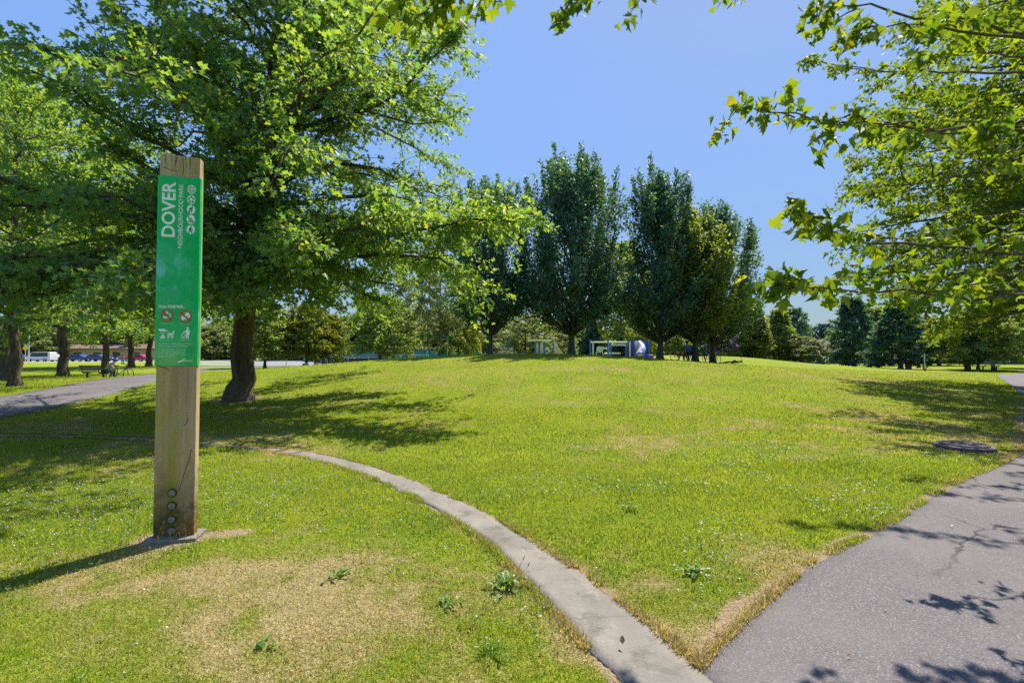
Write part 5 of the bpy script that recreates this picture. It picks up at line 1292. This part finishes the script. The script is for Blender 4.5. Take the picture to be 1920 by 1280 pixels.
# ------------------------------------------------------------------ tennis court, fences and screens
M_SCREEN = paint('green_windscreen', (0.02, 0.22, 0.20), 0.8, var=0.25, scale=3); M_GALV = paint('galvanised_pipe', (0.55, 0.57, 0.60), 0.45, 0.5)
M_NET = paint('dark_net', (0.05, 0.055, 0.06), 0.9)
def sheet(name, pts, mat, off=0.03, lab=None):
    mb = MB(); mb.add([on(x, y, off) for x, y in pts], [tuple(range(len(pts)))]); o = mb.build(name, mat, None); o['kind'] = 'structure'
    if o.data.polygons[0].normal.z < 0: o.data.flip_normals()
    return o
sheet('court_pavement', [(-30, 54), (-12.5, 54), (-9, 92), (-52, 92)], M_COURT, 0.02)
sheet('parking_pavement', [(-43, 60), (-32, 60), (-38, 78), (-52, 78)], M_COURT, 0.03)
sheet('street', [(-140, 92), (-40, 92), (-40, 112), (-140, 112)], paint('street_asphalt', (0.20, 0.20, 0.205), 0.9), 0.01)
sheet('sidewalk', [(-140, 87), (-44, 87), (-44, 90), (-140, 90)], paint('pale_sidewalk', (0.50, 0.49, 0.46), 0.9), 0.02)
def fence(name, a, b, h, n, label, screen=None, rails=(0.05, 1.0), group=None, postm=M_GALV, mesh=True):
    e = empty(name, (a[0], a[1], float(terr(*a))), 0, label, 'fence', group); a = np.array(a, float); b = np.array(b, float)
    for k in range(n+1):
        p = (a+(b-a)*k/n)-a; mb = MB(); z = float(terr(*(a+p)))-e.location.z
        mb.cyl((p[0], p[1], z-.1), .045, h+.1, 8); mb.build('post', postm, e)
    D = b-a; L = np.linalg.norm(D); dr = math.atan2(D[1], D[0])
    mb = MB()
    for f_ in rails: mb.tube([(0, 0, h*f_), (D[0], D[1], h*f_+float(terr(*b))-float(terr(*a)))], .03, 6)
    mb.build('rail', postm, e)
    if mesh:
        mb = MB(); s_ = 0.55 if screen is None else 0.3; m_ = int(L/s_)
        for k in range(m_):
            for sg in (-1, 1):
                p = D*(k/m_); q = D*min(1, max(0, (k+sg*h/s_*0.5)/m_)); mb.tube([(p[0], p[1], .05), (q[0], q[1], h)], .008, 3, caps=False)
        mb.build('mesh', M_GALV, e)
    if screen is not None:
        mb = MB(); c_ = D/2; mb.box((c_[0], c_[1], h*.42), (L, .02, h*.72), dr); mb.build('windscreen', screen, e)
    return e
fence('court_fence', (-31, 56), (-10, 58), 1.25, 9, 'low chain link fence along the near side of the tennis court')
fence('court_fence', (-36, 84), (-8, 86), 2.6, 12, 'tall chain link fence with green windscreen at the back of the tennis court', M_SCREEN)
fence('court_fence', (-9.5, 64), (-4.0, 62), 2.2, 4, 'green screened fence end at the left shoulder of the mound', M_SCREEN)
e = empty('tennis_net', (-27, 66, 0), 0, 'tennis net with a white top band strung across the pale court', 'net')
for xx in (0, 11): 
    mb = MB(); mb.cyl((xx, 0, 0), .05, 1.1, 8); mb.build('post', M_GALV, e)
mb = MB(); mb.box((5.5, 0, .5), (11, .02, .9)); mb.build('netting', M_NET, e)
mb = MB(); mb.box((5.5, 0, 1.0), (11, .035, .09)); mb.build('band', M_WPAINT, e)
# boulders in a row by the foot of the mound
M_ROCK = paint('brown_rock', (0.16, 0.115, 0.085), 0.9, var=0.4, scale=8, bump=0.02)
rs = np.random.RandomState(9)
for k, (px, py, s_, lab) in enumerate(((573, 683, .34, 'reddish boulder at the left end of the rock row'), (588, 682.5, .22, 'small flat boulder second from the left in the rock row'), (598, 682, .34, 'round boulder in the middle of the rock row'), (618, 680.5, .30, 'boulder at the foot of the bright small tree'), (627, 680, .26, 'small boulder just right of the bright small tree'), (655, 678.5, .26, 'lone boulder at the right end of the rock row on the rising turf'))):
    x, y = (px-960)/F*46, 46.0
    mb = MB(); mb.ball((0, 0, .12*s_/.3), s_, 10, (1, .8, .7)); mb.v = [tuple(np.array(v)*(1+.16*rs.randn())) for v in mb.v]
    o = mb.build('boulder', M_ROCK, None, smooth=True); o.location = on(x, y); tag(o, lab, 'boulder', 'boulders at the foot of the mound')
# small park sign on a pole at the left shoulder of the mound
d = 44; e = empty('pole_sign', atpx(839, d), 0, 'small green sign on a thin pole before the screened fence', 'sign'); ox, oy, oz = e.location
mb = MB(); mb.cyl((0, 0, -.1), .035, lz(630)+.1, 8); mb.build('pole', M_GALV, e)
mb = MB(); mb.box((0, -.05, lz(635)), (.2, .03, .5), 0, .005); mb.build('panel', M_SCREEN, e)

# ------------------------------------------------------------------ street at the left: building, cars, signs
M_STUCCO = paint('beige_stucco', (0.52, 0.38, 0.24), 0.9, var=0.08); M_ROOFD = paint('brown_roof', (0.16, 0.105, 0.075), 0.9); M_GLASS = paint('dark_glass', (0.02, 0.025, 0.03), 0.1); M_PINK = paint('pale_pink_wall', (0.56, 0.44, 0.38), 0.9)
d = 122.0
e = empty('low_building', ((192-960)/F*d, d, 0), 0, 'long low beige building with a brown roof behind the parked cars', 'building'); ox, oy, oz = e.location
W_ = 200/F*d
mb = MB(); mb.box((0, 4, 1.35), (W_, 8, 2.7)); mb.build('wall', M_STUCCO, e)
mb = MB(); mb.prism([(-1.0, 2.6), (9, 2.6), (9, 2.9), (4, 4.1), (-1.0, 2.9)], 'x', -W_/2-.6, W_/2+.6); mb.build('roof', M_ROOFD, e)
for k in range(5):
    f_ = MB().box((-W_/2+2.4+k*4.9, -.03, 1.5), (2.2, .10, 1.2)).build('window', M_WPAINT, e); MB().box((-W_/2+2.4+k*4.9, -.09, 1.5), (2.0, .06, 1.0)).build('pane', M_GLASS, f_)
MB().box((W_*.12, -.05, 1.05), (1.0, .12, 2.1)).build('door', M_ROOFD, e)
e = empty('pink_building', ((300-960)/F*124, 124, 0), 0, 'pale pink building end beyond the red car and the last oak', 'building')
MB().box((0, 3, 1.7), (8, 6, 3.4)).build('wall', M_PINK, e); MB().prism([(-.6, 3.3), (6.6, 3.3), (3, 5.0)], 'x', -4.4, 4.4).build('roof', M_ROOFD, e)
for k in range(2): MB().box((-2+4*k, -.03, 1.8), (1.6, .08, 1.3)).build('window', M_GLASS, e)
M_TYRE = paint('tyre', (0.02, 0.02, 0.021), 0.9); M_RIM = paint('wheel_rim', (0.45, 0.45, 0.47), 0.35, 0.8)
def car(px, d, rz, col, label, van=False, L=4.4, z=0.0):
    e = empty('parked_car', ((px-960)/F*d, d, z), rz, label, 'car', 'cars along the street')
    h = 1.9 if van else 1.46
    pr = [(-L/2, .35), (-L/2, .82), (-L/2+.15, .92), (-L*.27, .98), (-L*.1, h-.05), (L*.0, h), (L*.25, h-.03), (L*.42, 1.02), (L/2-.05, .92), (L/2, .6), (L/2, .32)]
    if van: pr = [(-L/2, .35), (-L/2, .9), (-L*.4, 1.05), (-L*.27, h-.06), (-L*.15, h), (L*.42, h), (L/2-.05, h-.15), (L/2, 1.0), (L/2, .32)]
    bm = bmesh.new(); mb = MB().prism(pr, 'y', -.86, .86)
    for v in mb.v:
        k = 0.84 if v[2] > 1.15 else 1.0; bm.verts.new((v[0], v[1]*k, v[2]))
    bm.verts.ensure_lookup_table()
    for f_ in mb.f: bm.faces.new([bm.verts[i] for i in f_])
    bmesh.ops.recalc_face_normals(bm, faces=bm.faces); bmesh.ops.bevel(bm, geom=list(bm.edges), offset=.05, segments=2, affect='EDGES', profile=.5)
    me = bpy.data.meshes.new('body'); bm.to_mesh(me); bm.free(); link('body', me, col, e)
    zt, zb = h-.14, 1.0
    for s_ in (-1, 1):
        for a, b in (((-L*.19, -.08) if not van else (-L*.30, -.1)), ((-.05, L*.25) if not van else (-.05, L*.40))):
            a2 = a+.05 if a > -L*.15 else a+.32; 
            mb = MB(); mb.prism([(a*1.0, zb), (b, zb), (b-.05, zt), (a2, zt)], 'y', s_*.74, s_*.865); mb.build('window', M_GLASS, e)
    for xx in (-L*.31, L*.30):
        for s_ in (-1, 1):
            mb = MB(); mb.tube([(xx, s_*.68, .33), (xx, s_*.885, .33)], .33, 18); w_ = mb.build('wheel', M_TYRE, e)
            mb = MB(); mb.tube([(xx, s_*.87, .33), (xx, s_*.90, .33)], .2, 14); mb.build('rim', M_RIM, w_)
    for s_ in (-1, 1): MB().box((-L/2-.0, s_*.62, .72), (.10, .3, .14), 0, .02).build('headlight', M_WPAINT, e)
    return e
def carp(n, c): return paint('car_'+n, c, 0.25, 0.2, var=0.04, spec=0.7)
car(28, 97, 0.02, carp('navy', (0.02, 0.04, 0.12)), 'dark blue car at the left end of the street behind the thick leaning trunk')
car(78, 96, 0.0, carp('white', (0.72, 0.73, 0.75)), 'white van on the street left of the second oak', True, 4.9)
car(103, 99, PI, carp('silver', (0.62, 0.63, 0.65)), 'low white car right behind the white van')
car(144, 97, 0.03, carp('blue', (0.03, 0.07, 0.19)), 'dark blue car right of the second oak trunk')
car(186, 97, PI, carp('indigo', (0.04, 0.05, 0.16)), 'blue car half behind the oak at the bench')
car(258, 95, 0.0, carp('red', (0.42, 0.02, 0.06)), 'red car between the last two oaks of the row')
M_YEL = paint('yellow_sign_face', (0.80, 0.42, 0.01), 0.5)
e = empty('warning_sign', ((48-960)/F*90, 90, 0), 0, 'yellow diamond warning sign on a post by the street', 'sign')
MB().cyl((0, 0, 0), .05, 3.0, 8).build('pole', M_GALV, e); MB().prism([(-.55, 2.6), (0, 2.05), (.55, 2.6), (0, 3.15)], 'y', -.08, -.05).build('panel', M_YEL, e)
e = empty('utility_pole', ((54-960)/F*88, 88, 0), 0, 'pale street pole rising beside the yellow warning sign', 'pole'); MB().cyl((0, 0, 0), .12, 6.5, 10, .08).build('pole', M_GALV, e); MB().tube([(0, 0, 6.4), (.6, 0, 6.7), (1.5, 0, 6.7)], .05, 6).build('arm', M_GALV, e); MB().box((1.7, 0, 6.68), (.5, .2, .1), 0, .02).build('lamp_head', M_GALV, e)
person(((231-960)/F*70, 70, 0), R(60), stand(0.78), 'small person in a red top walking on the grass before the street', fabric('red', (0.55, 0.04, 0.07)), fabric('teal', (0.05, 0.16, 0.18)))
car(838, 66, 0.1, carp('grey', (0.25, 0.26, 0.28)), 'grey car roof just showing over the left shoulder of the mound', False, 4.4, 0.15)

# ------------------------------------------------------------------ the far right of the lawn
for k, px in enumerate((1626, 1648.5, 1666, 1676.5, 1702)):
    d = 60 if k != 4 else 62
    o = MB().box((0, 0, .6), (.13, .13, 1.3), 0, .02).build('fence_post', M_WPAINT, None); o.location = on((px-960)/F*d, d)
    tag(o, ['white post leftmost of the row under the dark trees', 'white post second from the left under the dark trees', 'white post in the middle of the row left of the broad dark tree', 'white post close against the trunk of the broad dark tree', 'white post by itself right of the broad dark tree'][k], 'post', 'white posts along the back of the lawn')
fence('boundary_fence', (33, 66), (72, 64), 1.6, 12, 'dark boarded fence along the far right side of the park', paint('dark_fence_board', (0.035, 0.05, 0.075), 0.9), mesh=False, postm=M_GREYT)
fence('boundary_fence', (2, 84), (34, 78), 1.9, 10, 'dark boarded fence behind the trees right of the playground', paint('dark_fence_board', (0.035, 0.05, 0.075), 0.9), mesh=False, postm=M_GREYT)
e = empty('thin_pole', atpx(1733, 38.0), 0, 'thin pale pole standing alone on the far right lawn', 'pole'); MB().cyl((0, 0, -.1), .03, 1.5, 8).build('pole', M_GALV, e); MB().cyl((0, 0, -.1), .05, .35, 8).build('sleeve', paint('rust_sleeve', (0.30, 0.12, 0.03), 0.8), e)
person(atpx(1810, 42.5), R(200), stand(0.62, .05), 'small person in an orange top under the far right trees', fabric('orange', (0.60, 0.17, 0.05)), fabric('rust', (0.40, 0.10, 0.04)))
bench(atpx(1855, 40.5), R(172), 'pale lilac grey bench under the trees where the far path bends', 1.3, paint('lilac_bench', (0.30, 0.29, 0.42), 0.7))
bench(atpx(1640, 46.5), R(190), 'low brown bench on bare ground under the dark trees', 1.0, M_SLAT)
e = empty('litter_bin', atpx(1702.5, 45.2), 0, 'brown litter bin right of the broad dark tree trunk', 'bin')
MB().tube([(0, 0, 0), (0, 0, .75), (0, 0, .8)], [.24, .27, .27], 16).build('drum', paint('brown_bin', (0.28, 0.13, 0.05), 0.7), e); MB().tube([(0, 0, .8), (0, 0, .86)], [.28, .2], 16).build('lid', M_BLACK, e)
def house(px, d, w_, hw, label, wall, roofm, rz=0.0):
    e = empty('house', ((px-960)/F*d, d, 0), rz, label, 'house')
    MB().box((0, 4, hw/2), (w_, 8, hw)).build('wall', wall, e)
    MB().prism([(-.5, hw-.05), (8.5, hw-.05), (4, hw+2.2)], 'x', -w_/2-.5, w_/2+.5).build('roof', roofm, e)
    for k in range(3):
        f_ = MB().box((-w_/2+w_*(k+.5)/3, -.03, 1.6), (1.5, .10, 1.2)).build('window', M_WPAINT, e); MB().box((-w_/2+w_*(k+.5)/3, -.09, 1.6), (1.3, .06, 1.0)).build('pane', M_GLASS, f_)
    MB().box((w_*.3, -.05, 1.0), (.95, .1, 2.0)).build('door', M_ROOFD, e)
M_LAV = paint('lavender_siding', (0.36, 0.33, 0.50), 0.8)
house(1905, 72, 11, 2.8, 'lavender sided house at the far right beyond the pale path', M_LAV, M_ROOFD)
house(1530, 84, 10, 1.9, 'white walled house low under the pale bushes', M_WPAINT, M_ROOFD)
house(1752, 86, 14, 2.6, 'blue grey house behind the thin pole', paint('bluegrey_siding', (0.16, 0.19, 0.30), 0.8), M_ROOFD)
